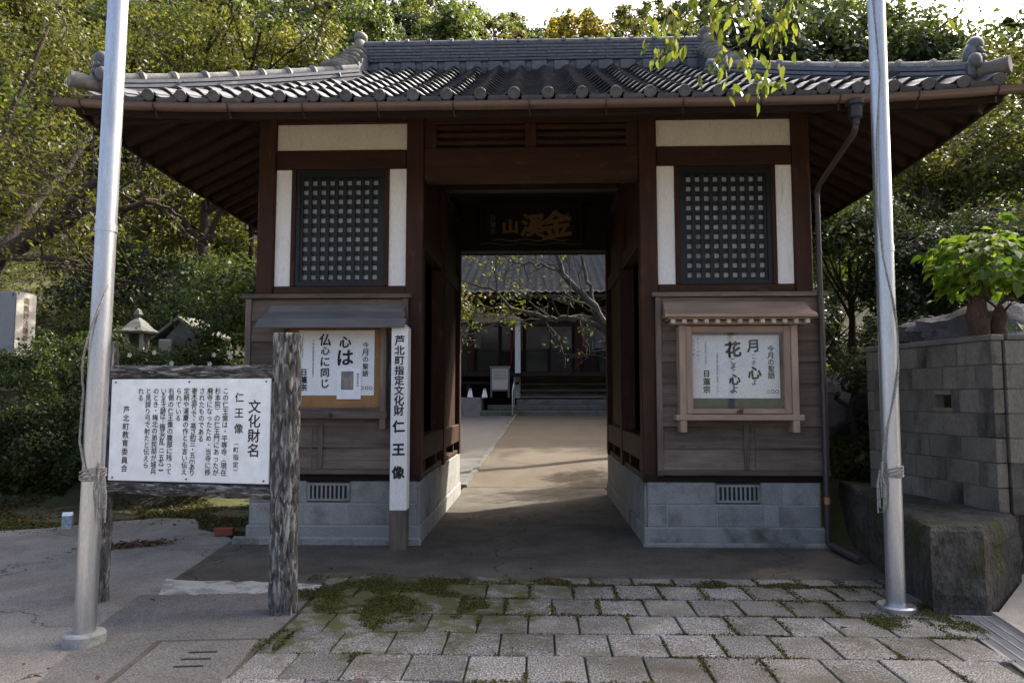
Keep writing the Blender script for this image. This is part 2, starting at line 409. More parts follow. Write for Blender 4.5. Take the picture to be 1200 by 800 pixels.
class MB:
    def __init__(self):
        self.v, self.f = [], []
    def add(self, vs, fs):
        b = len(self.v)
        self.v += [Vector(p) for p in vs]
        self.f += [tuple(b + i for i in q) for q in fs]
        return self
    def box(self, x0, x1, y0, y1, z0, z1, ch=0.0, mat=None):
        if x0 > x1: x0, x1 = x1, x0
        if y0 > y1: y0, y1 = y1, y0
        lo, hi = Vector((x0, y0, z0)), Vector((x1, y1, z1))
        if ch <= 0:
            vs = [Vector((x, y, z)) for x in (x0, x1) for y in (y0, y1) for z in (z0, z1)]
            fs = [(0, 1, 3, 2), (4, 6, 7, 5), (0, 4, 5, 1), (2, 3, 7, 6), (0, 2, 6, 4), (1, 5, 7, 3)]
        else:
            ch = min(ch, 0.45 * min(x1 - x0, y1 - y0, z1 - z0))
            vs, idx = [], {}
            for ix in (0, 1):
                for iy in (0, 1):
                    for iz in (0, 1):
                        c = Vector((hi.x if ix else lo.x, hi.y if iy else lo.y, hi.z if iz else lo.z))
                        s = Vector((-1 if ix else 1, -1 if iy else 1, -1 if iz else 1)) * ch
                        for a in range(3):
                            p = c + s
                            p[a] = c[a]
                            idx[ix, iy, iz, a] = len(vs)
                            vs.append(p)
            fs = []
            for a in range(3):
                b, c = (a + 1) % 3, (a + 2) % 3
                for s in (0, 1):
                    q = []
                    for (u, w) in ((0, 0), (1, 0), (1, 1), (0, 1)):
                        k = [0, 0, 0]; k[a] = s; k[b] = u; k[c] = w
                        q.append(idx[k[0], k[1], k[2], a])
                    fs.append(tuple(q if s else q[::-1]))
                for u in (0, 1):          # edge along axis a, between faces b and c
                    for w in (0, 1):
                        k0 = [0, 0, 0]; k1 = [0, 0, 0]
                        k0[b] = k1[b] = u; k0[c] = k1[c] = w; k1[a] = 1
                        q = (idx[(*k0, b)], idx[(*k1, b)], idx[(*k1, c)], idx[(*k0, c)])
                        fs.append(q)
            for ix in (0, 1):
                for iy in (0, 1):
                    for iz in (0, 1):
                        fs.append(tuple(idx[ix, iy, iz, a] for a in range(3)))
        if mat is not None:
            vs = [mat @ p for p in vs]
        return self.add(vs, fs)
    def prism(self, poly, z0, z1, mat=None):
        n = len(poly)
        vs = [Vector((x, y, z0)) for x, y in poly] + [Vector((x, y, z1)) for x, y in poly]
        fs = [tuple(reversed(range(n))), tuple(range(n, 2 * n))] + [(i, (i + 1) % n, n + (i + 1) % n, n + i) for i in range(n)]
        if mat is not None:
            vs = [mat @ p for p in vs]
        return self.add(vs, fs)
    def sweep(self, pts, sec, up=Vector((0, 0, 1)), cap=True, close=True):
        """cross-section [(side, up)] along pts"""
        pts = [Vector(p) for p in pts]
        vs, fs, n = [], [], len(sec)
        for i, p in enumerate(pts):
            d = (pts[min(i + 1, len(pts) - 1)] - pts[max(i - 1, 0)]).normalized()
            s = d.cross(up).normalized()
            w = s.cross(d).normalized()
            sc = sec[i] if isinstance(sec[0][0], (tuple, list)) else sec
            for (a, b) in sc:
                vs.append(p + s * a + w * b)
        if isinstance(sec[0][0], (tuple, list)):
            n = len(sec[0])
        for i in range(len(pts) - 1):
            for k in range(n if close else n - 1):
                fs.append((i * n + k, i * n + (k + 1) % n, (i + 1) * n + (k + 1) % n, (i + 1) * n + k))
        if cap and close:
            fs.append(tuple(range(n))[::-1])
            fs.append(tuple((len(pts) - 1) * n + k for k in range(n)))
        return self.add(vs, fs)
    def tube(self, pts, rad, n=8, cap=True):
        pts = [Vector(p) for p in pts]
        if not isinstance(rad, (list, tuple)):
            rad = [rad] * len(pts)
        vs, fs = [], []
        ref = None
        for i, p in enumerate(pts):
            d = (pts[min(i + 1, len(pts) - 1)] - pts[max(i - 1, 0)])
            d = d.normalized() if d.length > 1e-9 else Vector((0, 0, 1))
            if ref is None:
                ref = Vector((1, 0, 0)) if abs(d.x) < 0.8 else Vector((0, 1, 0))
            a = (ref - d * ref.dot(d)).normalized()
            ref = a
            b = d.cross(a)
            for k in range(n):
                t = 2 * math.pi * k / n
                vs.append(p + (a * math.cos(t) + b * math.sin(t)) * rad[i])
        for i in range(len(pts) - 1):
            for k in range(n):
                fs.append((i * n + k, i * n + (k + 1) % n, (i + 1) * n + (k + 1) % n, (i + 1) * n + k))
        if cap:
            fs.append(tuple(range(n))[::-1])
            fs.append(tuple((len(pts) - 1) * n + k for k in range(n)))
        return self.add(vs, fs)
    def lathe(self, prof, c=(0, 0, 0), n=20, mat=None):
        vs, fs = [], []
        for (r, z) in prof:
            for k in range(n):
                t = 2 * math.pi * k / n
                vs.append(Vector((c[0] + r * math.cos(t), c[1] + r * math.sin(t), c[2] + z)))
        for i in range(len(prof) - 1):
            for k in range(n):
                fs.append((i * n + k, i * n + (k + 1) % n, (i + 1) * n + (k + 1) % n, (i + 1) * n + k))
        fs.append(tuple(range(n))[::-1])
        fs.append(tuple((len(prof) - 1) * n + k for k in range(n)))
        if mat is not None:
            vs = [mat @ p for p in vs]
        return self.add(vs, fs)
    def ball(self, c, r, n=12, m=8, mat=None):
        r = r if isinstance(r, (tuple, list)) else (r, r, r)
        vs, fs = [], []
        for i in range(m + 1):
            ph = math.pi * i / m
            for k in range(n):
                t = 2 * math.pi * k / n
                vs.append(Vector((c[0] + r[0] * math.sin(ph) * math.cos(t), c[1] + r[1] * math.sin(ph) * math.sin(t), c[2] - r[2] * math.cos(ph))))
        for i in range(m):
            for k in range(n):
                fs.append((i * n + k, i * n + (k + 1) % n, (i + 1) * n + (k + 1) % n, (i + 1) * n + k))
        if mat is not None:
            vs = [mat @ p for p in vs]
        return self.add(vs, fs)
    def build(self, name, mat, parent=None, smooth=False, origin=None):
        xs = [p.x for p in self.v]; ys = [p.y for p in self.v]; zs = [p.z for p in self.v]
        c = Vector(origin) if origin is not None else Vector(((min(xs) + max(xs)) / 2, (min(ys) + max(ys)) / 2, min(zs)))
        me = bpy.data.meshes.new(name)
        me.from_pydata([p - c for p in self.v], [], self.f)
        if smooth:
            me.polygons.foreach_set('use_smooth', [True] * len(me.polygons))
            if smooth != 'all':
                me.set_sharp_from_angle(angle=R(40))
        me.materials.append(mat)
        return link(name, me, parent, c)

def piece(name, me, parent, loc, rot=None, scale=None):
    o = link(name, me, parent, loc)
    if rot is not None: o.rotation_euler = rot
    if scale is not None: o.scale = scale
    return o

def bx(name, mat, parent, x0, x1, y0, y1, z0, z1, ch=0.004):
    return MB().box(x0, x1, y0, y1, z0, z1, ch).build(name, mat, parent)

# lettering ---------------------------------------------------------
def glyph_mesh(ch, bold):
    key = (ch, bold)
    if key not in glyph_mesh.cache:
        c = bpy.data.curves.new('g', 'FONT')
        c.body = ch
        c.offset = 0.0
        c.resolution_u = 2
        o = bpy.data.objects.new('g', c)
        COL.objects.link(o)
        bpy.context.view_layer.update()
        dg = bpy.context.evaluated_depsgraph_get()
        me = bpy.data.meshes.new_from_object(o.evaluated_get(dg))
        v = [x.co.copy() for x in me.vertices]
        f = [tuple(p.vertices) for p in me.polygons]
        bpy.data.objects.remove(o); bpy.data.curves.remove(c); bpy.data.meshes.remove(me)
        glyph_mesh.cache[key] = (v, f)
    return glyph_mesh.cache[key]
glyph_mesh.cache = {}

def column(mb, text, x, z, size, pitch=1.0, bold=0.01, y=0.0, wob=0.0, sx=1.0):
    """one vertical column of characters, centred on x, top at z, facing -Y; heavier strokes are overlaid copies"""
    if bold <= 0.006: shifts = [(0, 0)]
    else:
        e = bold * 1.15
        shifts = [(-e, 0), (e, 0), (0, e), (0, -e)] + ([(-e * .7, e * .7), (e * .7, e * .7), (e * .7, -e * .7), (-e * .7, -e * .7)] if bold > 0.016 else [])
    for i, ch in enumerate(text):
        if ch == ' ': continue
        v, f = glyph_mesh(ch, 0)
        if not v: continue
        k = size * (1 + wob * rng.uniform(-1, 1))
        a = wob * rng.uniform(-0.5, 0.5)
        sh = wob * 0.8
        dx, dz = (0.35, 0.35) if ch in '、。' else (0, 0)
        ca, sa = math.cos(a), math.sin(a)
        zc = z - size * 0.5 - i * size * pitch
        for q_, (ox, oz) in enumerate(shifts):
            yy = y - 0.00025 * q_
            pts = []
            for q in v:
                u, w = q.x - 0.5 + ox + dx, q.y - 0.38 + oz + dz
                if ch in '（）ー': u, w = w * 0.8, -u
                w += sh * u * 0.35
                pts.append(Vector((x + (u * ca - w * sa) * k * sx, yy, zc + (u * sa + w * ca) * k)))
            mb.add(pts, f)
    return mb

# foliage -----------------------------------------------------------
def leaf_cloud(name, P, Nrm, size, aspect, mat, parent=None, loc=(0, 0, 0), jit=0.5, rndbase=None, hang=None):
    n = len(P)
    P = np.asarray(P, dtype=np.float64)
    Nrm = np.asarray(Nrm, dtype=np.float64)
    Nrm = Nrm / (np.linalg.norm(Nrm, axis=1, keepdims=True) + 1e-9)
    T = NP.normal(size=(n, 3))
    if hang is not None:
        T = T * 0.6 + np.array(hang)
    T -= Nrm * (T * Nrm).sum(1, keepdims=True)
    T /= np.linalg.norm(T, axis=1, keepdims=True) + 1e-9
    B = np.cross(Nrm, T)
    L = size * (1 + jit * NP.uniform(-1, 1, (n, 1)))
    W = L * aspect
    fold = Nrm * W * 0.18
    v = np.empty((n, 4, 3))
    v[:, 0] = P - T * L * 0.5
    v[:, 1] = P + B * W * 0.5 + fold - T * L * 0.08
    v[:, 2] = P + T * L * 0.5
    v[:, 3] = P - B * W * 0.5 + fold - T * L * 0.08
    r = NP.uniform(0, 1, n) if rndbase is None else np.clip(rndbase + NP.uniform(-0.25, 0.25, n), 0, 1)
    me = mesh_np(name, v.reshape(-1, 3), np.arange(4 * n).reshape(n, 4), mat, False, r)
    return link(name, me, parent, loc)

def crown_pts(c, rad, nclump, per, clump_r, shell=0.45, flat=0.75, up=0.35, low=-0.55):
    """leaf points in uneven clumps spread through an ellipsoid"""
    c = np.array(c); rad = np.array(rad)
    P, N, Q = [], [], []
    for _ in range(nclump):
        d = NP.normal(size=3); d /= np.linalg.norm(d)
        while d[2] < low:
            d = NP.normal(size=3); d /= np.linalg.norm(d)
        cc = c + d * rad * (shell + (1 - shell) * NP.uniform() ** 0.6) * NP.uniform(0.8, 1.1)
        r = clump_r * NP.uniform(0.55, 1.35)
        k = int(per * NP.uniform(0.5, 1.4))
        e = NP.normal(size=(k, 3)); e /= np.linalg.norm(e, axis=1, keepdims=True)
        q = cc + e * np.array([1, 1, flat]) * r * NP.uniform(0.25, 1.0, (k, 1)) ** 0.6
        P.append(q); N.append(e * 0.6 + d * 0.4 + np.array([0, 0, up]) + NP.normal(size=(k, 3)) * 0.45)
        Q.append(np.full(k, NP.uniform(0.15, 0.85)))
    return np.concatenate(P), np.concatenate(N), np.concatenate(Q)

def grow(mb, p, d, L, r, lev, tips, bend=0.25, rise=0.1, kids=4, seg=6, spread=0.8, minr=0.004):
    pts, rads = [Vector(p)], [r]
    d = Vector(d).normalized()
    for i in range(seg):
        d = (d + Vector((rng.uniform(-1, 1), rng.uniform(-1, 1), rng.uniform(-1, 1) + rise)) * bend).normalized()
        pts.append(pts[-1] + d * L / seg)
        rads.append(max(minr, r * (1 - 0.72 * (i + 1) / seg)))
    mb.tube(pts, rads, 7 if r > 0.05 else (5 if r > 0.015 else 4), True)
    if lev <= 0:
        tips.append((pts[-1], d)); tips.append((pts[seg // 2], d))
        return
    for k in range(kids):
        i = rng.randint(max(1, seg // 3), seg)
        side = Vector((rng.uniform(-1, 1), rng.uniform(-1, 1), rng.uniform(-0.7, 1)))
        nd = (d + side.normalized() * spread).normalized()
        grow(mb, pts[i], nd, L * rng.uniform(0.45, 0.72), rads[i] * 0.72, lev - 1, tips, bend, rise, kids, max(4, seg - 1), spread, minr)
    tips.append((pts[-1], d))
# === SCENE PARTS BELOW ===

# ------------------------------------------------------------------ the setting: terrain
def sm(a, b, x):
    t = np.clip((x - a) / (b - a), 0, 1)
    return t * t * (3 - 2 * t)

def ground_z(x, y):
    x = np.asarray(x, dtype=np.float64); y = np.asarray(y, dtype=np.float64)
    z = -0.03 + 0 * x
    z = z + np.clip((y - 12.9) / 12.6, 0, 1) * 1.0
    left = sm(4.3, 5.6, -x) * sm(10.4, 12.6, y) * 1.75
    left = left + sm(5.0, 9.0, -x) * np.clip(y - 15.5, 0, 200) * 0.30
    right = sm(3.05, 3.5, x) * sm(7.9, 8.6, y) * (0.55 + 0.10 * np.clip(y - 8.3, 0, 8))
    right2 = sm(3.95, 4.25, x) * sm(6.42, 6.75, y) * 1.8
    right = np.maximum(right, right2) + sm(5.0, 10.0, x) * np.clip(y - 13, 0, 200) * 0.26 + sm(7, 12, x) * np.clip(x - 7, 0, 30) * 0.22
    an = x / np.maximum(y, 20)
    slope = np.interp(an, [-0.8, -0.35, -0.1, 0.02, 0.10, 0.25, 0.45, 0.62, 0.9], [0.80, 0.78, 0.70, 0.645, 0.66, 0.72, 0.70, 0.56, 0.46])
    back = np.clip(y - 41, 0, 130) * slope
    z = z + np.maximum(np.maximum(left, right), 0)
    z = np.where(y > 38, np.maximum(z, back + 0.97), z)
    far = sm(150, 190, y)
    return z * (1 - far) + far * 80 - 0.0

def axis(pairs):
    out = []
    for a, b, s in pairs:
        out += list(np.arange(a, b, s))
    return np.array(sorted(set(np.round(out, 4))))
gx = axis([(-260, -60, 20), (-60, -16, 3), (-16, -3, 0.35), (-3, 3, 1.0), (3, 12, 0.25), (12, 60, 3), (60, 261, 20)])
gy = axis([(-160, -10, 15), (-10, 4, 2), (4, 16, 0.3), (16, 44, 1.5), (44, 190, 5), (190, 400, 35)])
X, Y = np.meshgrid(gx, gy)
Z = ground_z(X, Y)
bumpy = np.array([[mnoise.noise(Vector((a * 0.7, b * 0.7, 3.1))) for a in gx] for b in gy])
Z = Z + bumpy * 0.06 * ((X < -5.2) & (Y > 9.2) | (X > 3.7) & (Y > 8.8))
nx, ny = len(gx), len(gy)
ii, jj = np.meshgrid(np.arange(nx - 1), np.arange(ny - 1))
b0 = (jj * nx + ii).ravel()
ground = link('ground', mesh_np('ground', np.stack([X.ravel(), Y.ravel(), Z.ravel()], 1), np.stack([b0, b0 + 1, b0 + nx + 1, b0 + nx], 1), M['soil'], True))
tag(ground, 'brown mossy soil under the shrubs and hillside', None, None, 'structure')

def sheet(name, poly, z, mat, label, parent=None, zf=None):
    mb = MB()
    n = len(poly)
    vs = [Vector((x, y, (zf(x, y) if zf else z))) for x, y in poly]
    vs += [p - Vector((0, 0, 0.12)) for p in vs]
    tris = tessellate_polygon([[Vector((x, y, 0)) for x, y in poly]])
    mb.add(vs, [tuple(t) for t in tris] + [(i, n + i, n + (i + 1) % n, (i + 1) % n) for i in range(n)])
    o = mb.build(name, mat, parent, False, (0, 0, 0))
    return tag(o, label, None, None, 'structure')

def arc(cx, cy, r, a0, a1, n=8):
    return [(cx + r * math.cos(R(a0 + (a1 - a0) * k / n)), cy + r * math.sin(R(a0 + (a1 - a0) * k / n))) for k in range(n + 1)]

# pinkish concrete drive (runs past the camera on the left), apron before the gate, passage floor
sheet('driveway', [(-30, -12), (14, -12), (14, 2.4), (-1.70, 2.4), (-1.72, 5.3), (-1.84, 6.09), (-2.2, 6.18), (-3.1, 6.2), (-3.2, 6.9), (-3.35, 8.1)]
      + [(-3.62, 8.45), (-4.05, 8.75), (-4.25, 9.2), (-4.45, 9.5), (-4.9, 9.55), (-5.4, 9.25), (-5.9, 8.75), (-6.6, 8.45), (-9, 8.2), (-30, 7.6)], 0.002, M['drive'], 'pale pinkish concrete drive left of the gate')
sheet('apron', [(-1.72, 6.15), (3.05, 6.15), (3.35, 8.2), (3.1, 8.4), (3.1, 7.99), (1.15, 7.99), (1.15, 13.0), (-1.3, 13.0), (-1.3, 8.0), (-3.35, 8.0), (-3.2, 6.9), (-3.12, 6.2)], 0.004, M['apron'], 'dark damp concrete apron before and through the gate')
strip = []
for k in range(14):
    t = k / 13
    strip.append((-3.0 + 1.2 * t, 5.86 + 0.12 * t + rng.uniform(-0.05, 0.05)))
for k in range(14):
    t = 1 - k / 13
    strip.append((-3.2 + 1.42 * t, 6.33 - 0.12 * t + rng.uniform(-0.035, 0.035)))
sheet('screed_strip', strip, 0.009, M['whitestrip'], 'worn whitish screed strip across the drive')
patch = [(-3.15, 5.84), (-3.0, 5.0), (-2.75, 4.1), (-2.55, 2.4), (-1.71, 2.4), (-1.73, 5.3), (-1.8, 5.96), (-2.4, 5.90)]
sheet('patched_concrete', patch, 0.005, M['oldpatch'], 'grey patched concrete around the inspection cover')
sheet('ramp', [(3.235, 5.45), (3.02, 4.25), (2.75, 2.4), (14, 2.4), (14, 6.5), (4.05, 6.45), (3.9, 6.2)], 0, M['ramp'], 'pale sunlit concrete ramp beside the drain', None,
      lambda x, y: 0.012 + max(0, x - 3.3) * 0.10)
kb = MB(); kb.sweep([(3.245, 5.47, 0.02), (3.03, 4.25, 0.02), (2.72, 2.4, 0.02)], [(-0.02, -0.06), (0.02, -0.06), (0.02, 0.02), (-0.02, 0.02)])
tag(kb.build('kerb', M['ramp']), 'thin pale kerb edge between drain and ramp', None, None, 'structure')

# courtyard beyond the gate: path and gravel, rising to the hall
def cz(x, y):
    return float(ground_z(0.0, y)) + 0.02
def strip_sheet(name, xs0, xs1, ys, dz, mat, label):
    vs, fs = [], []
    for y in ys:
        a = xs0(y); b = xs1(y)
        vs += [Vector((a, y, cz(a, y) + dz)), Vector((b, y, cz(b, y) + dz))]
    for k in range(len(ys) - 1):
        fs.append((2 * k, 2 * k + 1, 2 * k + 3, 2 * k + 2))
    mb = MB().add(vs, fs)
    return tag(mb.build(name, mat), label, None, None, 'structure')
ys = [12.96, 13.6, 14.5, 16, 18, 20, 22, 24, 25.4, 26.2]
strip_sheet('courtyard_gravel', lambda y: -9.0 if y > 16 else -1.9 - (y - 13) * 1.0, lambda y: 9.0 if y > 14 else 3.0, ys, 0.0, M['gravel'], 'grey raked gravel of the inner courtyard')
strip_sheet('path', lambda y: -1.24 if y < 12.5 else -1.25 + 0.045 * (y - 13), lambda y: 1.12 if y < 12.5 else 1.55 + 0.12 * (y - 13), ys, 0.014, M['path'], 'straight pale path from the gate to the hall')
kerbs = MB()
kerbs.sweep([(-1.29 + 0.045 * (y - 13), y, cz(0, y) + 0.01) for y in ys[:-1]], [(-0.05, -0.06), (0.05, -0.06), (0.05, 0.05), (-0.05, 0.05)])
tag(kerbs.build('path_kerb', M['oldstone']), 'low dark stone edging on the gravel side of the path', None, None, 'structure')

# paver field --------------------------------------------------------
bed = sheet('paving', [(-1.72, 2.4), (2.425, 2.4), (2.878, 5.44), (2.95, 6.0), (2.98, 6.2), (2.95, 6.45), (-1.83, 6.45), (-1.74, 5.3)], 0.007, M['bedding'], 'staggered speckled grey pavers with mossy joints before the gate')
PW, PD = 0.341, 0.415
pm = MB().box(-PW / 2 + 0.006, PW / 2 - 0.006, -PD / 2 + 0.006, PD / 2 - 0.006, -0.028, 0.012, 0.006)
pme = bpy.data.meshes.new('paver'); pme.from_pydata([tuple(p) for p in pm.v], [], pm.f); pme.materials.append(M['paver'])
halfme = bpy.data.meshes.new('paver_cut'); halfme.from_pydata([(p.x * 1.0, p.y * 0.62, p.z) for p in pm.v], [], pm.f); halfme.materials.append(M['paver'])
PAV = []
for r_ in range(-4, 6):
    y0 = 4.08 + PD * r_
    yc = y0 + PD / 2
    top = r_ == 5
    if top: yc = y0 + PD * 0.31
    xl = -1.70 if yc < 5.4 else -1.70 - 0.1 * (yc - 5.4)
    xr = 2.44 + (yc - 2.5) * 0.1497
    if yc > 5.45: xr = 2.86 + 0.1 * (yc - 5.5)
    ph = -0.07 if r_ % 2 == 0 else 0.10
    k = math.floor((xl - ph) / PW)
    while True:
        a, b = ph + PW * k, ph + PW * (k + 1)
        k += 1
        a2, b2 = max(a, xl), min(b, xr)
        if a >= xr: break
        if b2 - a2 < 0.07: continue
        o = piece('paver', halfme if top else pme, bed, ((a2 + b2) / 2, yc, 0.018 + rng.uniform(-0.004, 0.005)),
                  (rng.uniform(-0.008, 0.008), rng.uniform(-0.008, 0.008), rng.uniform(-0.006, 0.006)), ((b2 - a2) / PW, 1, 1))
        PAV.append((a2, b2, y0, y0 + (PD * 0.62 if top else PD)))

# moss in the joints and a spread of moss beside the sign post
mp, mn = [], []
for (a, b, y0, y1) in PAV:
    for side in range(2):
        L_ = (b - a) if side else (y1 - y0)
        for _ in range(int(210 * L_ / 0.35)):
            t = rng.random()
            x, y = (a + t * (b - a), y0) if side else (a, y0 + t * (y1 - y0))
            g = mnoise.noise(Vector((x * 1.9, y * 1.9, 0.3))) + 0.35 * mnoise.noise(Vector((x * 6, y * 6, 4)))
            g += 0.25 * (y - 5.0) - 0.05 + (0.12 if x > 1.2 else 0.0)
            if g > 0.0 + rng.uniform(-0.1, 0.12):
                w = 0.006 + 0.026 * max(0, min(1, g * 1.7))
                mp.append((x + rng.gauss(0, w), y + rng.gauss(0, w), 0.026 + rng.uniform(0, 0.010)))
for _ in range(240000):
    x, y = rng.uniform(-1.95, 2.95), rng.uniform(4.6, 6.5)
    u = ((x + 1.22 + 0.45 * (5.75 - y) * -0.9) / 0.85) ** 2 + ((y - 5.78) / 0.75) ** 2
    u2 = ((x - 2.75) / 0.55) ** 2 + ((y - 5.5) / 0.5) ** 2
    u3 = ((x + 0.6) / 1.1) ** 2 + ((y - 6.25) / 0.16) ** 2
    u4 = ((x - 1.6) / 1.3) ** 2 + ((y - 6.2) / 0.10) ** 2
    g = max(0.62 * (1 - u), 0.45 * (1 - u2), 0.6 * (1 - u3), 0.5 * (1 - u4)) + 1.05 * mnoise.noise(Vector((x * 3.2, y * 3.2, 9.0))) + 0.3 * mnoise.noise(Vector((x * 11, y * 11, 2.0)))
    if g > 0.38 + rng.uniform(-0.2, 0.25):
        mp.append((x, y, 0.029 + 0.008 * max(0, min(1, g)) * rng.random()))
mp = np.array(mp)
mn = np.tile([0, 0, 1.0], (len(mp), 1)) + NP.normal(size=(len(mp), 3)) * 0.7
moss = leaf_cloud('moss', mp, mn, 0.0125, 0.8, M['lf_moss'])
tag(moss, 'olive green moss creeping over the pavers and joints', 'moss', None, 'stuff')

# inspection cover in the drive
cv = thing('inspection_cover', 'rectangular concrete inspection cover with three slots in the drive', 'cover', (-2.05, 4.33, 0.0), R(6))
MB().box(-0.30, 0.30, -0.36, 0.42, -0.05, 0.014, 0.004).build('lid', M['oldpatch'], cv)
fr = MB()
for a in ((-0.345, -0.308, -0.40, 0.46), (0.308, 0.345, -0.40, 0.46), (-0.308, 0.308, 0.426, 0.46), (-0.308, 0.308, -0.40, -0.366)):
    fr.box(a[0], a[1], a[2], a[3], -0.05, 0.011, 0.003)
fr.build('frame', M['apron'], cv)
for k in range(3):
    MB().box(-0.085, 0.085, -0.012, 0.012, -0.0, 0.0165, 0.002, Matrix.Translation((0.03, -0.04 + 0.12 * k, 0))).build('slot', M['ink'], cv)

# drain grating along the ramp
gt = thing('drain_grating', 'galvanised steel drain grating along the pale ramp', 'grating', (0, 0, 0))
A, B = Vector((2.90, 5.44, 0.022)), Vector((2.46, 2.5, 0.022))
C_, D_ = Vector((3.21, 5.42, 0.022)), Vector((2.77, 2.5, 0.022))
fm = MB()
sq = [(-0.012, -0.035), (0.012, -0.035), (0.012, 0.0), (-0.012, 0.0)]
fm.sweep([A, B], sq); fm.sweep([C_, D_], sq); fm.sweep([A, C_], sq); fm.sweep([B, D_], sq)
fm.build('frame', M['galv'], gt)
bm_ = MB()
for k in range(1, 150):
    t = k / 150
    p, q = A.lerp(B, t), C_.lerp(D_, t)
    bm_.sweep([p, q], [(-0.0045, -0.028), (0.0045, -0.028), (0.0045, -0.003), (-0.0045, -0.003)])
bm_.build('cross_bars', M['galv'], gt)
for k in range(1, 4):
    lb = MB(); lb.sweep([A.lerp(C_, k / 4), B.lerp(D_, k / 4)], [(-0.006, -0.03), (0.006, -0.03), (0.006, 0.002), (-0.006, 0.002)])
    lb.build('long_bar', M['galv'], gt)
pit = MB(); pit.add([A + Vector((0, 0, -0.006 - 0.004)), C_ + Vector((0, 0, -0.010)), D_ + Vector((0, 0, -0.010)), B + Vector((0, 0, -0.010))], [(0, 1, 2, 3)])
pit.build('channel', M['blackwall'], gt)

# ------------------------------------------------------------------ temple gate
GX, GY = -0.07, 10.0
gate = thing('temple_gate', 'brown timber temple gate with grey tiled hip and gable roof', 'gate', (GX, GY, 0))
FY = -2.05                     # front face of the posts (gate space)
# foundations: rendered footing, mortar core, blocks as pieces
for s in (-1, 1):
    fd = MB()
    fd.box(s * 1.235, s * 3.03, FY - 0.008, 2.10, 0.16, 0.66)
    fd = fd.build('foundation', M['mortar'], gate)
    def blk(x0, x1, z0, z1):
        o = MB().box(s * x0, s * x1, FY - 0.015, FY + 0.10, z0, z1, 0.006).build('block', M['block'], fd)
    g = 0.006
    for (z0, z1, xs) in ((0.205, 0.425, (1.225, 1.44, 1.96, 2.46, 2.60, 3.045)), (0.435, 0.665, (1.225, 1.44, 1.95, None, 2.42, 2.66, 3.045))):
        prev = None
        for k in range(len(xs) - 1):
            if xs[k] is None or xs[k + 1] is None: continue
            blk(xs[k] + g, xs[k + 1] - g, z0, z1)
    # side blocks, plain render on the passage side
    MB().box(s * 1.205, s * 1.232, FY + 0.012, 2.09, 0.20, 0.668, 0.006).build('passage_render', M['footing'], fd)
    MB().box(s * 3.03, s * 3.06, FY + 0.012, 2.09, 0.20, 0.668, 0.006).build('outer_render', M['footing'], fd)
    MB().box(s * 1.19, s * 3.075, FY - 0.035, 2.12, -0.10, 0.198, 0.012).build('footing', M['footing'], fd)
    if s < 0:
        MB().box(-3.20, -1.17, FY - 0.09, FY - 0.036, -0.1, 0.085, 0.02).build('plinth', M['footing'], fd)
    else:
        MB().box(1.17, 3.10, FY - 0.08, FY - 0.036, -0.1, 0.045, 0.015).build('plinth', M['footing'], fd)
    # air vent
    vt = MB()
    vt.box(s * 1.95, s * 2.42, FY - 0.0105, FY - 0.0085, 0.44, 0.66)
    vt = vt.build('air_vent', M['ink'], fd)
    fm = MB()
    fm.box(s * 1.955, s * 1.985, FY - 0.022, FY - 0.012, 0.455, 0.645); fm.box(s * 2.385, s * 2.415, FY - 0.022, FY - 0.012, 0.455, 0.645)
    fm.box(s * 1.985, s * 2.385, FY - 0.022, FY - 0.012, 0.62, 0.645); fm.box(s * 1.985, s * 2.385, FY - 0.022, FY - 0.012, 0.455, 0.48)
    for k in range(8):
        x = 2.015 + k * 0.047
        fm.box(s * x, s * (x + 0.02), FY - 0.019, FY - 0.012, 0.48, 0.62)
    fm.build('vent_grille', M['footing'], fd)
    for (a, b) in ((1.945, 1.955), (2.415, 2.425)):
        pass

ZT = 4.64
def post(x0, x1, y0, y1, z0=0.66, z1=ZT + 0.1, nm='post', mt='redz'):
    return bx(nm, M[mt], gate, x0, x1, y0, y1, z0, z1, 0.012)
for s in (-1, 1):
    post(s * 2.862, s * 3.05, FY, FY + 0.19)
    post(s * 1.19, s * 1.383, FY, FY + 0.19)
    post(s * 1.19, s * 1.383, -0.10, 0.09)
    post(s * 1.19, s * 1.383, 1.86, 2.05)
    post(s * 2.862, s * 3.05, 1.86, 2.05)
    post(s * 2.862, s * 3.05, -0.10, 0.09)

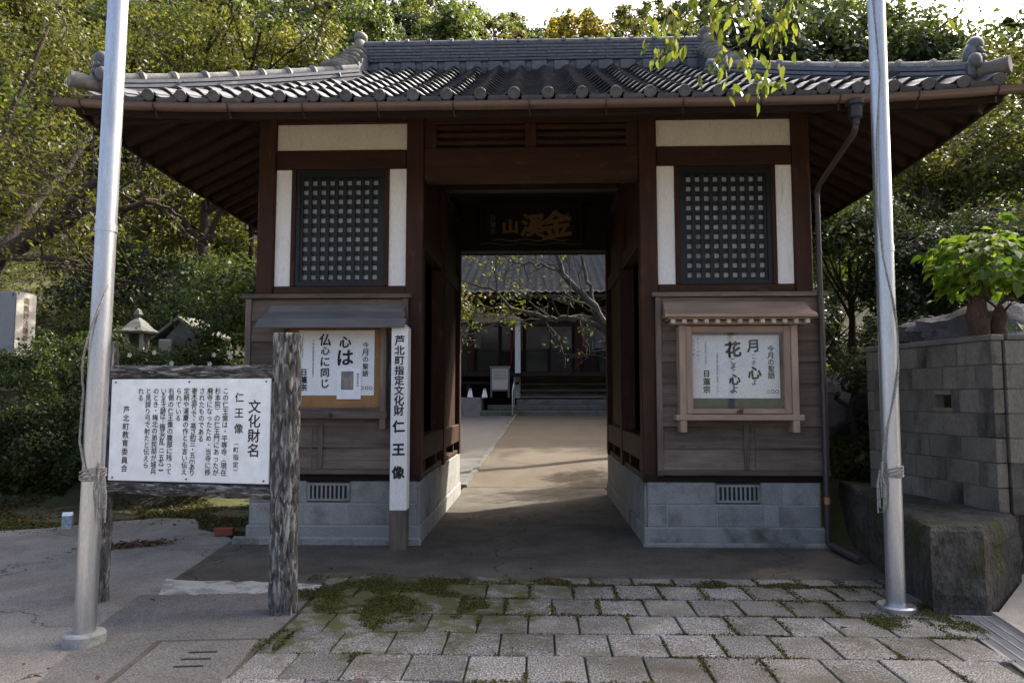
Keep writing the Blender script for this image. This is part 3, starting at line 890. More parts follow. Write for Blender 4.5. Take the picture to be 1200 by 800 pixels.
def bay_front(s):
    """one guardian bay: beams, plaster, lattice window, boarding"""
    X = lambda a: s * a
    bx('beam', M['redx'], gate, X(1.385), X(2.860), FY + 0.02, FY + 0.16, 4.113, 4.328, 0.01)
    bx('sill_beam', M['redx'], gate, X(1.385), X(2.860), FY + 0.015, FY + 0.16, 2.69, 2.79, 0.01)
    bx('beam', M['redx'], gate, X(1.385), X(2.860), FY + 0.02, FY + 0.16, 4.632, 4.70, 0.01)
    bx('plaster_panel', M['plaster'], gate, X(1.386), X(2.859), FY + 0.045, FY + 0.11, 4.329, 4.631, 0.003)
    for (a, b) in ((1.386, 1.580), (2.680, 2.859)):
        bx('plaster_strip', M['whitepaint'], gate, X(a), X(b), FY + 0.045, FY + 0.11, 2.791, 4.112, 0.003)
    # lattice window
    w = MB()
    w.box(X(1.582), X(1.632), FY + 0.02, FY + 0.13, 2.792, 4.111, 0.004)
    w = w.build('lattice_window', M['redz'], gate)
    bx('jamb', M['redz'], w, X(2.628), X(2.678), FY + 0.02, FY + 0.13, 2.792, 4.111, 0.004)
    ix0, ix1, iz0, iz1 = 1.633, 2.627, 2.795, 4.108
    fr = MB()
    fr.box(X(ix0), X(ix0 + 0.045), FY + 0.035, FY + 0.10, iz0, iz1); fr.box(X(ix1 - 0.045), X(ix1), FY + 0.035, FY + 0.10, iz0, iz1)
    fr.box(X(ix0 + 0.045), X(ix1 - 0.045), FY + 0.036, FY + 0.099, iz1 - 0.09, iz1); fr.box(X(ix0 + 0.045), X(ix1 - 0.045), FY + 0.036, FY + 0.099, iz0, iz0 + 0.05)
    fr.build('sash', M['lattice'], w)
    wx0, wx1, wz0, wz1 = ix0 + 0.045, ix1 - 0.045, iz0 + 0.05, iz1 - 0.09
    nxb, nzb = 10, 12
    cellx, cellz = (wx1 - wx0 - 0.02) / 9.0, (wz1 - wz0) / 11.0
    vme = MB().box(-0.027, 0.027, 0, 0.028, wz0, wz1, 0.003)
    hme = MB().box(0, wx1 - wx0, 0, 0.026, -0.029, 0.029, 0.003)
    for k in range(9 + 1):
        c = wx0 + 0.01 + cellx * k
        MB().box(X(c - 0.023), X(c + 0.023), FY + 0.050, FY + 0.068, wz0, wz1, 0.003).build('lattice_bar', M['lattice'], w)
    for k in range(12):
        c = wz0 + cellz * k
        MB().box(X(wx0), X(wx1), FY + 0.069, FY + 0.086, c - 0.026, c + 0.026, 0.003).build('lattice_bar', M['lattice'], w)
    bx('backing_pane', M['palesheet'], w, X(ix0 + 0.01), X(ix1 - 0.01), FY + 0.1005, FY + 0.107, iz0 + 0.01, iz1 - 0.01, 0.001)
    # lower boarding, proud of the posts
    bd = MB(); bd.box(X(1.335), X(3.10), FY - 0.028, FY - 0.003, 0.70, 2.66)
    bd = bd.build('boarding', M['darkx'], gate)
    n = 8
    hgt = (2.63 - 0.80) / n
    for k in range(n):
        z0 = 0.80 + hgt * k
        # lapped board, thick at its lower edge
        cuts = [1.40, 2.36, 3.06] if k < 2 else [1.40, 3.06]
        for q in range(len(cuts) - 1):
            a, b = cuts[q] + (0.004 if q else 0), cuts[q + 1]
            y_ = FY - 0.03
            vs = [(X(a), y_ - 0.036, z0), (X(b), y_ - 0.036, z0), (X(b), y_ - 0.012, z0 + hgt + 0.004), (X(a), y_ - 0.012, z0 + hgt + 0.004),
                  (X(a), y_, z0), (X(b), y_, z0), (X(b), y_, z0 + hgt + 0.004), (X(a), y_, z0 + hgt + 0.004)]
            MB().add(vs, [(0, 1, 2, 3), (4, 7, 6, 5), (0, 4, 5, 1), (3, 2, 6, 7), (0, 3, 7, 4), (1, 5, 6, 2)]).build('board', M['greyx'], bd)
    for (a, b) in ((1.338, 1.398), (3.062, 3.125)):
        bx('corner_board', M['greyz'], bd, X(a), X(b), FY - 0.075, FY - 0.002, 0.735, 2.64, 0.004)
    bx('batten', M['greyz'], bd, X(2.245), X(2.295), FY - 0.078, FY - 0.055, 0.80, 1.28, 0.003)
    bx('top_rail', M['greyx'], bd, X(1.30), X(3.16), FY - 0.10, FY + 0.012, 2.642, 2.689, 0.004)
    bx('bottom_rail', M['greyx'], bd, X(1.335), X(3.13), FY - 0.09, FY + 0.01, 0.745, 0.797, 0.004)
    bx('ground_sill', M['darkx'], bd, X(1.20), X(3.06), FY - 0.02, FY + 0.17, 0.671, 0.742, 0.004)
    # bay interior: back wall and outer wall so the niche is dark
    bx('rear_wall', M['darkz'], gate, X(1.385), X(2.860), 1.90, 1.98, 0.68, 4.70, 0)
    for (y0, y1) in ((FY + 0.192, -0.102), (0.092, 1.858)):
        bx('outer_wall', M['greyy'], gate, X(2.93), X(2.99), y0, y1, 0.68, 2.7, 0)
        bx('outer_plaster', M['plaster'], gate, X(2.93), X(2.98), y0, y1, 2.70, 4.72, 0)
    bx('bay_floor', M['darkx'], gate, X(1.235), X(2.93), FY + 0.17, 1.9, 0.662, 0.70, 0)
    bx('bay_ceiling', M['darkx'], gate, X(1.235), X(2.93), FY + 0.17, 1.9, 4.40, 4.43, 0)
    # passage side: rails, boarded rear half, front jamb panel
    for (y0, y1) in ((FY + 0.192, -0.102), (0.092, 1.858)):
        bx('passage_rail', M['redy'], gate, X(1.20), X(1.36), y0, y1, 0.87, 1.14, 0.008)
        bx('passage_sill', M['redy'], gate, X(1.22), X(1.36), y0, y1, 0.672, 0.73, 0.006)
        bx('passage_beam', M['redy'], gate, X(1.21), X(1.36), y0, y1, 3.30, 3.50, 0.008)
        bx('upper_panel', M['redy'], gate, X(1.26), X(1.30), y0, y1, 3.50, 4.45, 0.0)
        bx('passage_beam', M['redy'], gate, X(1.21), X(1.36), y0, y1, 4.45, 4.66, 0.008)
        for yy in (y0 + 0.42, y1 - 0.42):
            bx('strut', M['redz'], gate, X(1.24), X(1.34), yy - 0.05, yy + 0.05, 0.73, 0.87, 0.004)
    nb = 8
    w_ = (1.858 - 0.42) / nb
    for k in range(nb):
        bx('passage_board', M['redz'], gate, X(1.262), X(1.295), 0.42 + k * w_ + 0.003, 0.42 + (k + 1) * w_ - 0.003, 1.142, 3.298, 0.003)
    bx('jamb_board', M['redz'], gate, X(1.255), X(1.30), FY + 0.195, FY + 0.45, 1.142, 3.298, 0.003)
    bx('jamb_board', M['redz'], gate, X(1.255), X(1.30), 0.095, 0.418, 1.142, 3.298, 0.003)
for s in (-1, 1):
    bay_front(s)

# centre front: big lintel, slatted vents, top plate
bx('lintel', M['redx'], gate, -1.188, 1.188, FY + 0.01, FY + 0.18, 3.965, 4.34, 0.012)
bx('top_plate', M['redx'], gate, -3.30, 3.30, FY - 0.03, FY + 0.20, 4.745, 4.86, 0.008)
bx('top_plate', M['redx'], gate, -3.30, 3.30, 1.85, 2.08, 4.745, 4.86, 0.008)
for s in (-1, 1):
    bx('side_plate', M['redy'], gate, s * 2.86, s * 3.06, FY + 0.201, 1.849, 4.745, 4.86, 0.008)
bx('vent_head', M['redx'], gate, -1.188, 1.188, FY + 0.02, FY + 0.16, 4.615, 4.742, 0.006)
bx('vent_mullion', M['redz'], gate, -0.065, 0.065, FY + 0.02, FY + 0.16, 4.342, 4.613, 0.006)
for s in (-1, 1):
    bx('vent_jamb', M['redz'], gate, s * 1.05, s * 1.187, FY + 0.02, FY + 0.16, 4.342, 4.613, 0.006)
    for k in range(3):
        zz = 4.375 + k * 0.088
        bx('vent_slat', M['redx'], gate, s * 0.067, s * 1.048, FY + 0.03, FY + 0.07, zz, zz + 0.045, 0.003)
bx('vent_back', M['darkx'], gate, -1.18, 1.18, FY + 0.14, FY + 0.155, 4.345, 4.61, 0)
# passage ceiling and rear lintel
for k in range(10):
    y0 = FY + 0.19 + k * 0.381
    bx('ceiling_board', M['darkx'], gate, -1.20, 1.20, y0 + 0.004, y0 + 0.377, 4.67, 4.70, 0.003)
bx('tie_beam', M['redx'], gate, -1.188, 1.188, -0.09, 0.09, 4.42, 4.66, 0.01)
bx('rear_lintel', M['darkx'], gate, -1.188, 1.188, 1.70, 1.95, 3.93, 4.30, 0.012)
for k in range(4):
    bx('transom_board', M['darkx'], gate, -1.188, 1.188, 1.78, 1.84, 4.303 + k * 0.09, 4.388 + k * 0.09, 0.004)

# ------------------------------------------------------------------ gate roof
HX, HY, GBL = 4.36, 3.38, 2.40        # half sizes of the eaves, gable position
def zf(d): return 4.37 + 0.50 * d + 0.010 * d * d
def lift(x, y): return 0.085 * (min(1, abs(x) / HX) ** 5) * (min(1, abs(y) / HY) ** 3)
def dist(x, y):
    df = HY - abs(y)
    return df if abs(x) < GBL else min(df, HX - abs(x))
def rz_(x, y): return zf(dist(x, y)) + lift(x, y)

roof = MB()
xs = sorted(set([round(v, 4) for v in np.linspace(-HX, HX, 45)] + [-GBL - 0.0005, -GBL + 0.0005, GBL - 0.0005, GBL + 0.0005]))
ys_ = list(np.linspace(-HY, HY, 37))
for (dz, flip) in ((-0.055, False), (-0.14, True)):
    vs = [(x, y, rz_(x, y) + dz) for y in ys_ for x in xs]
    n = len(xs)
    fs = []
    for j in range(len(ys_) - 1):
        for i in range(n - 1):
            q = (j * n + i, j * n + i + 1, (j + 1) * n + i + 1, (j + 1) * n + i)
            fs.append(q[::-1] if flip else q)
    roof.add(vs, fs)
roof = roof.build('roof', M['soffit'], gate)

# fascia boards along the eaves
def eave_line(side, inset=0.0, dz=0.0, n=24):
    out = []
    for k in range(n + 1):
        t = -1 + 2 * k / n
        if side == 'f': p = (t * (HX - inset), -HY + inset)
        elif side == 'b': p = (t * (HX - inset), HY - inset)
        elif side == 'l': p = (-HX + inset, t * (HY - inset))
        else: p = (HX - inset, t * (HY - inset))
        out.append(Vector((p[0], p[1], zf(0) + lift(*p) + dz)))
    return out
for sd in 'fblr':
    fb = MB(); fb.sweep(eave_line(sd, 0.05, -0.14), [(-0.02, -0.05), (0.02, -0.05), (0.02, 0.09), (-0.02, 0.09)])
    fb.build('fascia', M['darkx'] if sd in 'fb' else M['darky'], roof)

# rafters: parallel sets on all four sides
def rafter(p0, p1):
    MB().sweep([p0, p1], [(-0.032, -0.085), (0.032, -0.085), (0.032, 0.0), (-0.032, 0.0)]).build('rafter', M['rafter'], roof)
nr = 29
for k in range(nr):
    x = -4.15 + 8.3 * k / (nr - 1)
    for sy in (-1, 1):
        reach = 1.45 if abs(x) < 3.0 else max(0.15, (HX - abs(x)))
        y0, y1 = HY - 0.06, HY - reach
        z0 = zf(0.06) + lift(x, HY) - 0.142; z1 = zf(reach) + lift(x, y1) - 0.142
        if reach > 0.2: rafter((x, sy * y0, z0), (x, sy * y1, z1))
for k in range(22):
    y = -3.15 + 6.3 * k / 21
    for sx in (-1, 1):
        reach = 1.45 if abs(y) < 2.0 else max(0.15, (HY - abs(y)))
        x0, x1 = HX - 0.06, HX - reach
        z0 = zf(0.06) + lift(HX, y) - 0.142; z1 = zf(reach) + lift(x1, y) - 0.142
        if reach > 0.2: rafter((sx * x0, y, z0), (sx * x1, y, z1))
for sx in (-1, 1):
    for sy in (-1, 1):
        pts = [(sx * (HX - t), sy * (HY - t), zf(t) + lift(HX - t, HY - t) - 0.16) for t in (0.14, 0.5, 1.0, 1.5)]
        MB().sweep(pts, [(-0.07, -0.15), (0.07, -0.15), (0.07, 0.0), (-0.07, 0.0)]).build('hip_rafter', M['rafter'], roof)

# tiles ------------------------------------------------------------
TP, TE = 0.312, 0.27
def tile_mesh(eave=False, L=0.34):
    n = 10
    mb = MB()
    def prof(u):
        return 0.072 * (0.5 + 0.5 * math.cos(2 * math.pi * (u - 0.78))) ** 1.7
    vs, fs = [], []
    rows = [(0.0, 0.0), (L, 0.0)]
    for (y, dz) in rows:
        for i in range(n + 1):
            u = i / n * 1.06 - 0.03
            vs.append(((u - 0.5) * TP, y, prof(u) + 0.045 - (0.045 if y > 0 else 0)))
    for i in range(n + 1):
        u = i / n * 1.06 - 0.03
        vs.append(((u - 0.5) * TP, 0.006, prof(u) + 0.045 - 0.021))
    for i in range(n):
        fs.append((i, i + 1, n + 2 + i, n + 1 + i))
        fs.append((2 * (n + 1) + i, 2 * (n + 1) + i + 1, i + 1, i))
    mb.add(vs, fs)
    if eave:
        # round end cap on the roll and a hanging lip on the pan
        cx = (0.78 - 0.5) * TP
        m = Matrix.Translation((cx, -0.004, 0.058)) @ Matrix.Rotation(R(90), 4, 'X')
        mb.lathe([(0.0, -0.012), (0.052, -0.012), (0.058, -0.004), (0.058, 0.012), (0.046, 0.016), (0.04, 0.012), (0.0, 0.012)], (0, 0, 0), 14, m)
        mb.box(-0.5 * TP, cx - 0.05, -0.008, 0.006, -0.035, 0.040)
    me = bpy.data.meshes.new('roof_tile'); me.from_pydata([tuple(p) for p in mb.v], [], mb.f)
    me.polygons.foreach_set('use_smooth', [True] * len(me.polygons)); me.set_sharp_from_angle(angle=R(50))
    me.materials.append(M['tile'])
    return me
t_std, t_eave = tile_mesh(), tile_mesh(True)
ncol = int(2 * HX / TP)
hidden = MB()
def tile_rows(side):
    half = HX if side in 'fb' else HY
    depth = HY if side in 'fb' else HX - GBL
    nc = int(round(2 * half / TP)) + 1
    for j in range(int(depth / TE) + 1):
        d = j * TE - 0.03
        if d > depth - 0.12: break
        for i in range(nc):
            a = -half + TP * (i + 0.5) - 0.08
            lim = half - d - 0.17
            if side in 'fb': lim = max(lim, GBL + 0.02) if d > HX - GBL - 0.1 else lim
            if abs(a) > lim: continue
            sl = math.atan(0.50 + 0.02 * max(0, d + 0.13))
            if side == 'f': loc = (a, -HY + d); rzz = 0.0
            elif side == 'b': loc = (a, HY - d); rzz = math.pi
            elif side == 'l': loc = (-HX + d, a); rzz = -math.pi / 2
            else: loc = (HX - d, a); rzz = math.pi / 2
            z = zf(d) + lift(*loc) - 0.052
            me = t_eave if j == 0 else t_std
            mtx = Matrix.Translation((loc[0], loc[1], z)) @ Matrix.Rotation(rzz, 4, 'Z') @ Matrix.Rotation(sl + rng.uniform(-0.006, 0.006), 4, 'X') @ Matrix.Rotation(rng.uniform(-0.012, 0.012), 4, 'Z')
            if side == 'f':
                o = piece('roof_tile', me, roof, (0, 0, 0))
                o.matrix_local = Matrix.Translation(-OFF[roof]) @ mtx
            else:
                hidden.add([mtx @ v.co for v in me.vertices], [tuple(p.vertices) for p in me.polygons])
for sd in 'fblr': tile_rows(sd)
ho = hidden.build('side_and_rear_tiles', M['tile'], roof, True)
ho['kind'] = 'stuff'

# main ridge -------------------------------------------------------
RZ = zf(HY) - 0.02
hw = 2.36
cr = MB(); cr.box(-hw, hw, -0.10, 0.10, RZ - 0.1, RZ + 0.36); core = cr.build('ridge_core', M['ridge'], roof)
for k in range(6):
    z0 = RZ + 0.085 + k * 0.047
    for sy in (-1, 1):
        mb = MB()
        x = -hw + (0.0 if k % 2 else -0.13)
        while x < hw:
            x1 = min(x + 0.27, hw)
            xa = max(x, -hw)
            e = 0.135 - 0.004 * k + rng.uniform(-0.004, 0.004)
            if x1 - xa > 0.03:
                mb.box(xa + 0.002, x1 - 0.002, sy * 0.095, sy * e, z0 + 0.002 + rng.uniform(0, 0.002), z0 + 0.041, 0.004)
            x += 0.27
        mb.build('ridge_course', M['ridge'], roof)['kind'] = 'stuff'
# row of small arched tiles under the ridge
arch = []
for k in range(15):
    x = -hw + 0.17 + k * TP * 0.98
    if x > hw - 0.1: break
    mb = MB()
    m = Matrix.Translation((x, -0.125, RZ - 0.04)) @ Matrix.Rotation(R(-62), 4, 'X')
    mb.lathe([(0.040, -0.09), (0.044, 0.12), (0.036, 0.135)], (0, 0, 0), 10, m)
    mb.build('ridge_base_tile', M['ridge'], roof, True)
    mb = MB(); mb.box(x + 0.05, x + TP * 0.98 - 0.05, -0.135, -0.10, RZ - 0.06, RZ + 0.08, 0.01)
    mb.build('ridge_base_infill', M['ridge'], roof)
seg = 15
w = 2 * hw / seg
for k in range(seg):
    mb = MB()
    x0 = -hw + k * w
    sec = [(0.105 * math.cos(R(a)), 0.07 * math.sin(R(a))) for a in range(0, 181, 20)]
    mb.sweep([(x0 + 0.003, 0, RZ + 0.366), (x0 + w - 0.003, 0, RZ + 0.366)], sec)
    sec2 = [(a * 1.15, b * 1.45) for a, b in sec]
    mb.sweep([(x0 + w - 0.05, 0, RZ + 0.364), (x0 + w - 0.005, 0, RZ + 0.364)], sec2)
    mb.build('ridge_cap_tile', M['ridge'], roof, True)

def barrel(p0, p1, r0, r1, name='descending_ridge_tile', mat='lichen', flat=0.8):
    mb = MB()
    sec = lambda r: [(r * math.cos(R(a)), flat * r * math.sin(R(a))) for a in range(-10, 191, 20)]
    p0, p1 = Vector(p0), Vector(p1)
    q = p0.lerp(p1, 0.82)
    mb.sweep([p0, q], [sec(r0), sec(r1)])
    mb.sweep([q, p0.lerp(p1, 0.91), p1], [sec(r1 * 1.12), sec(r1 * 1.36), sec(r1 * 1.15)])
    mb.build(name, M[mat], roof, True)

for s in (-1, 1):
    # descending ridge from main ridge to the hip
    gx_ = s * (GBL + 0.02)
    n = 8
    path = []
    for k in range(n + 1):
        y = -0.02 - k * (1.42 / n)
        z = zf(HY - abs(y)) + 0.13 + 0.16 * (1 - k / n) ** 2
        path.append(Vector((gx_ + s * 0.02, y, z)))
    base = MB(); base.sweep([p + Vector((0, 0, -0.20)) for p in path], [(-0.16, -0.05), (0.16, -0.05), (0.14, 0.17), (-0.14, 0.17)])
    base.build('descending_ridge_base', M['ridge'], roof)
    for k in range(n):
        barrel(path[k], path[k + 1], 0.118, 0.122)
    # ridge end ornament
    e = MB()
    e.box(s * 2.36, s * 2.47, -0.16, 0.16, RZ + 0.02, RZ + 0.30, 0.04)
    e.ball((s * 2.43, -0.02, RZ + 0.36), (0.09, 0.15, 0.12), 12, 8)
    e.ball((s * 2.44, -0.10, RZ + 0.25), (0.09, 0.09, 0.09), 10, 7)
    e.ball((s * 2.44, 0.10, RZ + 0.25), (0.09, 0.09, 0.09), 10, 7)
    e.ball((s * 2.43, -0.02, RZ + 0.50), (0.10, 0.12, 0.075), 12, 8)
    e.build('ridge_end_tile', M['lichen'], roof, True)
    # rear descending ridge, plain
    rb = MB(); rb.sweep([Vector((gx_, -p.y, p.z - 0.06)) for p in path], [(-0.13, -0.15), (0.13, -0.15), (0.1, 0.06), (-0.1, 0.06)])
    rb.build('rear_descending_ridge', M['ridge'], roof)
    # gable board
    gb = MB(); gb.prism([(-1.5, zf(HY - 1.5) - 0.1), (0, zf(HY) - 0.12), (1.5, zf(HY - 1.5) - 0.1)], -0.02, 0.02, Matrix.Translation((s * (GBL - 0.05), 0, 0)) @ Matrix(((0, 0, 1, 0), (1, 0, 0, 0), (0, 1, 0, 0), (0, 0, 0, 1))))
    gb.build('gable_board', M['redy'], roof)
    for sy in (-1, 1):
        # corner ridge along the hip
        hip = []
        n = 9
        for k in range(n + 1):
            t = 1.98 * (1 - k / n) + 0.20
            x, y = s * (HX - t), sy * (HY - t)
            hip.append(Vector((x, y, zf(t) + lift(x, y) + 0.02)))
        b = MB(); b.sweep(hip, [(-0.09, -0.14), (0.09, -0.14), (0.085, 0.10), (-0.085, 0.10)])
        b.build('corner_ridge_core', M['ridge'], roof)
        for (z0, z1, hwid) in ((-0.10, -0.012, 0.135), (0.0, 0.036, 0.125), (0.048, 0.084, 0.115)):
            b = MB(); b.sweep(hip, [(-hwid, z0), (hwid, z0), (hwid - 0.012, z1), (-hwid + 0.012, z1)])
            b.build('corner_ridge_course', M['ridge'], roof)
        if sy < 0:
            for k in range(n):
                barrel(hip[k] + Vector((0, 0, 0.11)), hip[k + 1] + Vector((0, 0, 0.11)), 0.068, 0.070, 'corner_ridge_cap', 'lichen', 0.95)
        else:
            b = MB(); b.sweep([p + Vector((0, 0, 0.115)) for p in hip], [(0.075 * math.cos(R(a)), 0.07 * math.sin(R(a))) for a in range(0, 181, 30)])
            b.build('corner_ridge_cap', M['ridge'], roof, True)
        # demon-face end tile and projecting round tile
        c = hip[-1]
        dx, dy = s * 0.7071, sy * 0.7071
        at_ = lambda u, v, z: (c.x + dx * u - dy * v * s * sy * -1, c.y + dy * u + dx * v, c.z + z)
        o_ = MB()
        m = Matrix.Translation(c) @ Matrix.Rotation(math.atan2(dy, dx), 4, 'Z')
        o_.box(-0.03, 0.05, -0.15, 0.15, -0.04, 0.14, 0.03, m)
        o_.ball((0.0, 0.0, 0.20), (0.075, 0.115, 0.14), 14, 9, m)
        o_.ball((0.03, 0.0, 0.31), (0.075, 0.085, 0.075), 12, 8, m)
        o_.ball((0.05, 0.10, 0.12), (0.06, 0.075, 0.075), 10, 7, m)
        o_.ball((0.05, -0.10, 0.12), (0.06, 0.075, 0.075), 10, 7, m)
        o_.ball((0.075, 0.045, 0.235), (0.03, 0.03, 0.03), 8, 6, m)
        o_.ball((0.075, -0.045, 0.235), (0.03, 0.03, 0.03), 8, 6, m)
        o_.ball((0.085, 0.0, 0.17), (0.04, 0.05, 0.035), 8, 6, m)
        o_.build('corner_ornament', M['ridge'], roof, True)
        tb = MB()
        p0, p1 = m @ Vector((-0.10, 0, 0.035)), m @ Vector((0.30, 0, 0.04))
        tb.tube([p0, p0.lerp(p1, 0.5), p1], [0.07, 0.072, 0.078], 14)
        tb.build('corner_tile', M['lichen'], roof, True)

# gutter and downpipe ------------------------------------------------
def gutter_z(x): return zf(0) - 0.105 + lift(x, HY)
gu = MB()
sec = [(0.058 * math.cos(R(a)), 0.058 * math.sin(R(a))) for a in range(180, 361, 15)] + [(0.064, 0.004), (0.055, 0.004)] + [(0.052 * math.cos(R(a)), 0.052 * math.sin(R(a))) for a in range(345, 194, -15)] + [(-0.055, 0.004), (-0.064, 0.004)]
gpts = []
for k in range(33):
    x = -HX - 0.09 + (2 * HX + 0.2) * k / 32
    gpts.append((x, -HY - 0.055, gutter_z(x)))
gu.sweep(gpts, sec, cap=False)
gutter = gu.build('gutter', M['gutter'], gate, True)
for sx in (0, -1):
    p = gpts[sx]
    e = MB(); e.tube([(p[0] - 0.008, p[1], p[2] - 0.005), (p[0] + 0.008, p[1], p[2] - 0.005)], 0.056, 12); e.build('gutter_end', M['metal_dark'], gutter)
for k in range(13):
    x = -4.2 + 0.7 * k
    z = gutter_z(x)
    h = MB()
    h.tube([(x, -HY - 0.055 + 0.066 * math.cos(R(a)), z + 0.066 * math.sin(R(a))) for a in range(180, 366, 15)] + [(x, -HY + 0.02, z + 0.03)], 0.006, 5)
    h.tube([(x, -HY - 0.055, z - 0.064), (x + 0.01, -HY - 0.03, z - 0.115), (x + 0.015, -HY + 0.0, z - 0.10)], 0.005, 5)
    h.build('gutter_hanger', M['metal_dark'], gutter)
DX = 2.95
dp = MB()
dp.tube([(DX, -HY - 0.05, 4.03), (DX, -HY - 0.04, 3.99), (DX + 0.01, -HY + 0.02, 3.96), (3.045, -2.30, 3.80), (3.055, -2.205, 3.75), (3.058, -2.192, 3.66), (3.06, -2.19, 3.5), (3.06, -2.19, 0.10), (3.062, -2.20, 0.06), (3.07, -2.25, 0.05)], 0.028, 12)
dpo = dp.build('downpipe', M['pipe'], gate, True)
hp = MB()
hp.lathe([(0.030, -0.12), (0.036, -0.07), (0.060, -0.05), (0.064, 0.05), (0.085, 0.065), (0.085, 0.10)], (DX, -HY - 0.055, 4.13), 14)
hp.build('hopper', M['metal_dark'], dpo, True)
for z in (3.1, 2.2, 1.3):
    MB().lathe([(0.033, -0.02), (0.033, 0.02)], (3.06, -2.19, z), 12).build('pipe_clip', M['pipe'], dpo, True)
MB().lathe([(0.031, -0.035), (0.031, 0.035)], (3.06, -2.19, 0.50), 14).build('orange_band', M['tape'], dpo, True)
MB().tube([(3.07, -2.26, 0.05), (3.075, -2.7, 0.042), (3.08, -2.90, 0.038)], 0.034, 12).build('outlet_pipe', M['pipe'], dpo, True)

# ------------------------------------------------------------------ name plaque in the passage
pq = thing('name_plaque', 'dark carved name plaque with gold characters over the rear of the passage', 'plaque', (-0.10, 11.60, 4.03))
MB().box(-0.74, 0.74, -0.05, 0.0, 0.03, 0.58, 0.01).build('panel', M['darkx'], pq)
for (a, b, c, d) in ((-0.82, 0.82, 0.56, 0.63), (-0.82, 0.82, -0.02, 0.05)):
    fr = MB()
    n = 16
    for k in range(n):
        t0, t1 = k / n, (k + 1) / n
        w0 = 0.018 * math.sin(t0 * math.pi * 6); w1 = 0.018 * math.sin(t1 * math.pi * 6)
        x0, x1 = a + (b - a) * t0, a + (b - a) * t1
        fr.add([(x0, -0.075, c + w0), (x1, -0.075, c + w1), (x1, -0.075, d + w1), (x0, -0.075, d + w0), (x0, 0, c + w0), (x1, 0, c + w1), (x1, 0, d + w1), (x0, 0, d + w0)],
               [(0, 1, 2, 3), (0, 4, 5, 1), (3, 2, 6, 7)])
    fr.build('frame_rail', M['darkx'], pq)
for s in (-1, 1):
    bx('frame_stile', M['darkz'], pq, s * 0.745, s * 0.83, -0.07, 0.0, 0.04, 0.57, 0.01)
trim = MB()
trim.tube([(-0.6 + 1.2 * k / 30, -0.085, 0.035 + 0.014 * math.sin(k / 30 * math.pi * 6)) for k in range(31)], 0.008, 5)
trim.build('gilt_edge', M['gold'], pq)
pt = MB()
column(pt, '山', -0.33, 0.40, 0.27, 1, 0.035, -0.054, 0.2, 1.15)
column(pt, '溪', 0.03, 0.46, 0.36, 1, 0.03, -0.054, 0.2, 1.0)
column(pt, '金', 0.40, 0.47, 0.36, 1, 0.03, -0.054, 0.3, 1.1)
pt.tube([(0.22, -0.056, 0.30), (0.42, -0.056, 0.37), (0.60, -0.056, 0.455)], [0.018, 0.012, 0.016], 6)
pt.build('gold_lettering', M['gold'], pq)
p2 = MB()
column(p2, '日蓮宗', -0.61, 0.45, 0.095, 1.15, 0.01, -0.054)
p2.build('small_lettering', M['gold'], pq)

# ------------------------------------------------------------------ notice boards and posters
nb = thing('notice_board', 'dark weathered notice board with grey plank awning on the boarding behind the log sign', 'notice board', (-2.20, 7.90, 1.25))
# space: x along the wall, y towards the wall 0, z up
for s in (-1, 1):
    bx('side_post', M['greyz'], nb, s * 0.52, s * 0.585, -0.13, 0.0, -0.02, 1.10, 0.005)
bx('bottom_rail', M['greyx'], nb, -0.60, 0.60, -0.14, 0.0, 0.09, 0.17, 0.005)
bx('top_rail', M['greyx'], nb, -0.519, 0.519, -0.125, 0.0, 1.05, 1.10, 0.005)
bx('back_panel', M['cork'], nb, -0.519, 0.519, -0.045, -0.0, 0.172, 1.049, 0.002)
bx('ledge', M['greyx'], nb, -0.53, 0.53, -0.115, -0.046, 0.172, 0.205, 0.004)
aw = MB()
for k in range(3):
    y0, z0 = -0.32 + 0.105 * k, 1.085 + 0.085 * k
    o = MB(); m = Matrix.Translation((0.03, y0 + 0.06, z0)) @ Matrix.Rotation(R(39), 4, 'X')
    o.box(-0.80 + 0.05 * k * 0.5, 0.78 - 0.05 * k * 0.5, -0.075, 0.075, 0, 0.022, 0.003, m)
    o.build('awning_board', M['roofwoodx'], nb)
for s in (-1, 1):
    br = MB(); br.add([(s * 0.5, 0, 1.101), (s * 0.5, -0.20, 1.101), (s * 0.5, 0, 1.25), (s * 0.54, 0, 1.101), (s * 0.54, -0.20, 1.101), (s * 0.54, 0, 1.25)], [(0, 1, 2), (3, 5, 4), (0, 3, 4, 1), (1, 4, 5, 2), (0, 2, 5, 3)])
    br.build('bracket', M['greyz'], nb)
MB().lathe([(0.008, 0), (0.02, 0.01), (0.02, 0.03), (0.008, 0.045)], (0.0, -0.15, 0.105), 8).build('latch', M['metal_dark'], nb)

po = thing('poster', 'white calligraphy poster in the dark weathered notice board', 'poster', (-2.17, 7.85, 1.585))
po_sheet = MB(); po_sheet.add([(-0.42, 0, 0.0), (0.41, 0, 0.0), (0.41, 0, 0.70), (-0.42, 0, 0.70), (-0.42, 0.003, 0.0), (0.41, 0.003, 0.0), (0.41, 0.003, 0.70), (-0.42, 0.003, 0.70)], [(0, 1, 2, 3), (4, 7, 6, 5), (0, 4, 5, 1), (1, 5, 6, 2), (2, 6, 7, 3), (3, 7, 4, 0)])
po_sheet.build('paper', M['paper'], po)
tx = MB()
column(tx, '今月の聖語', 0.315, 0.58, 0.075, 1.02, 0.012, -0.003, 0.12)
column(tx, '心は', 0.09, 0.66, 0.165, 1.02, 0.025, -0.003, 0.2)
column(tx, '仏心に同じ', -0.125, 0.66, 0.12, 0.98, 0.02, -0.003, 0.2)
column(tx, '日蓮宗', -0.355, 0.29, 0.078, 1.05, 0.028, -0.003)
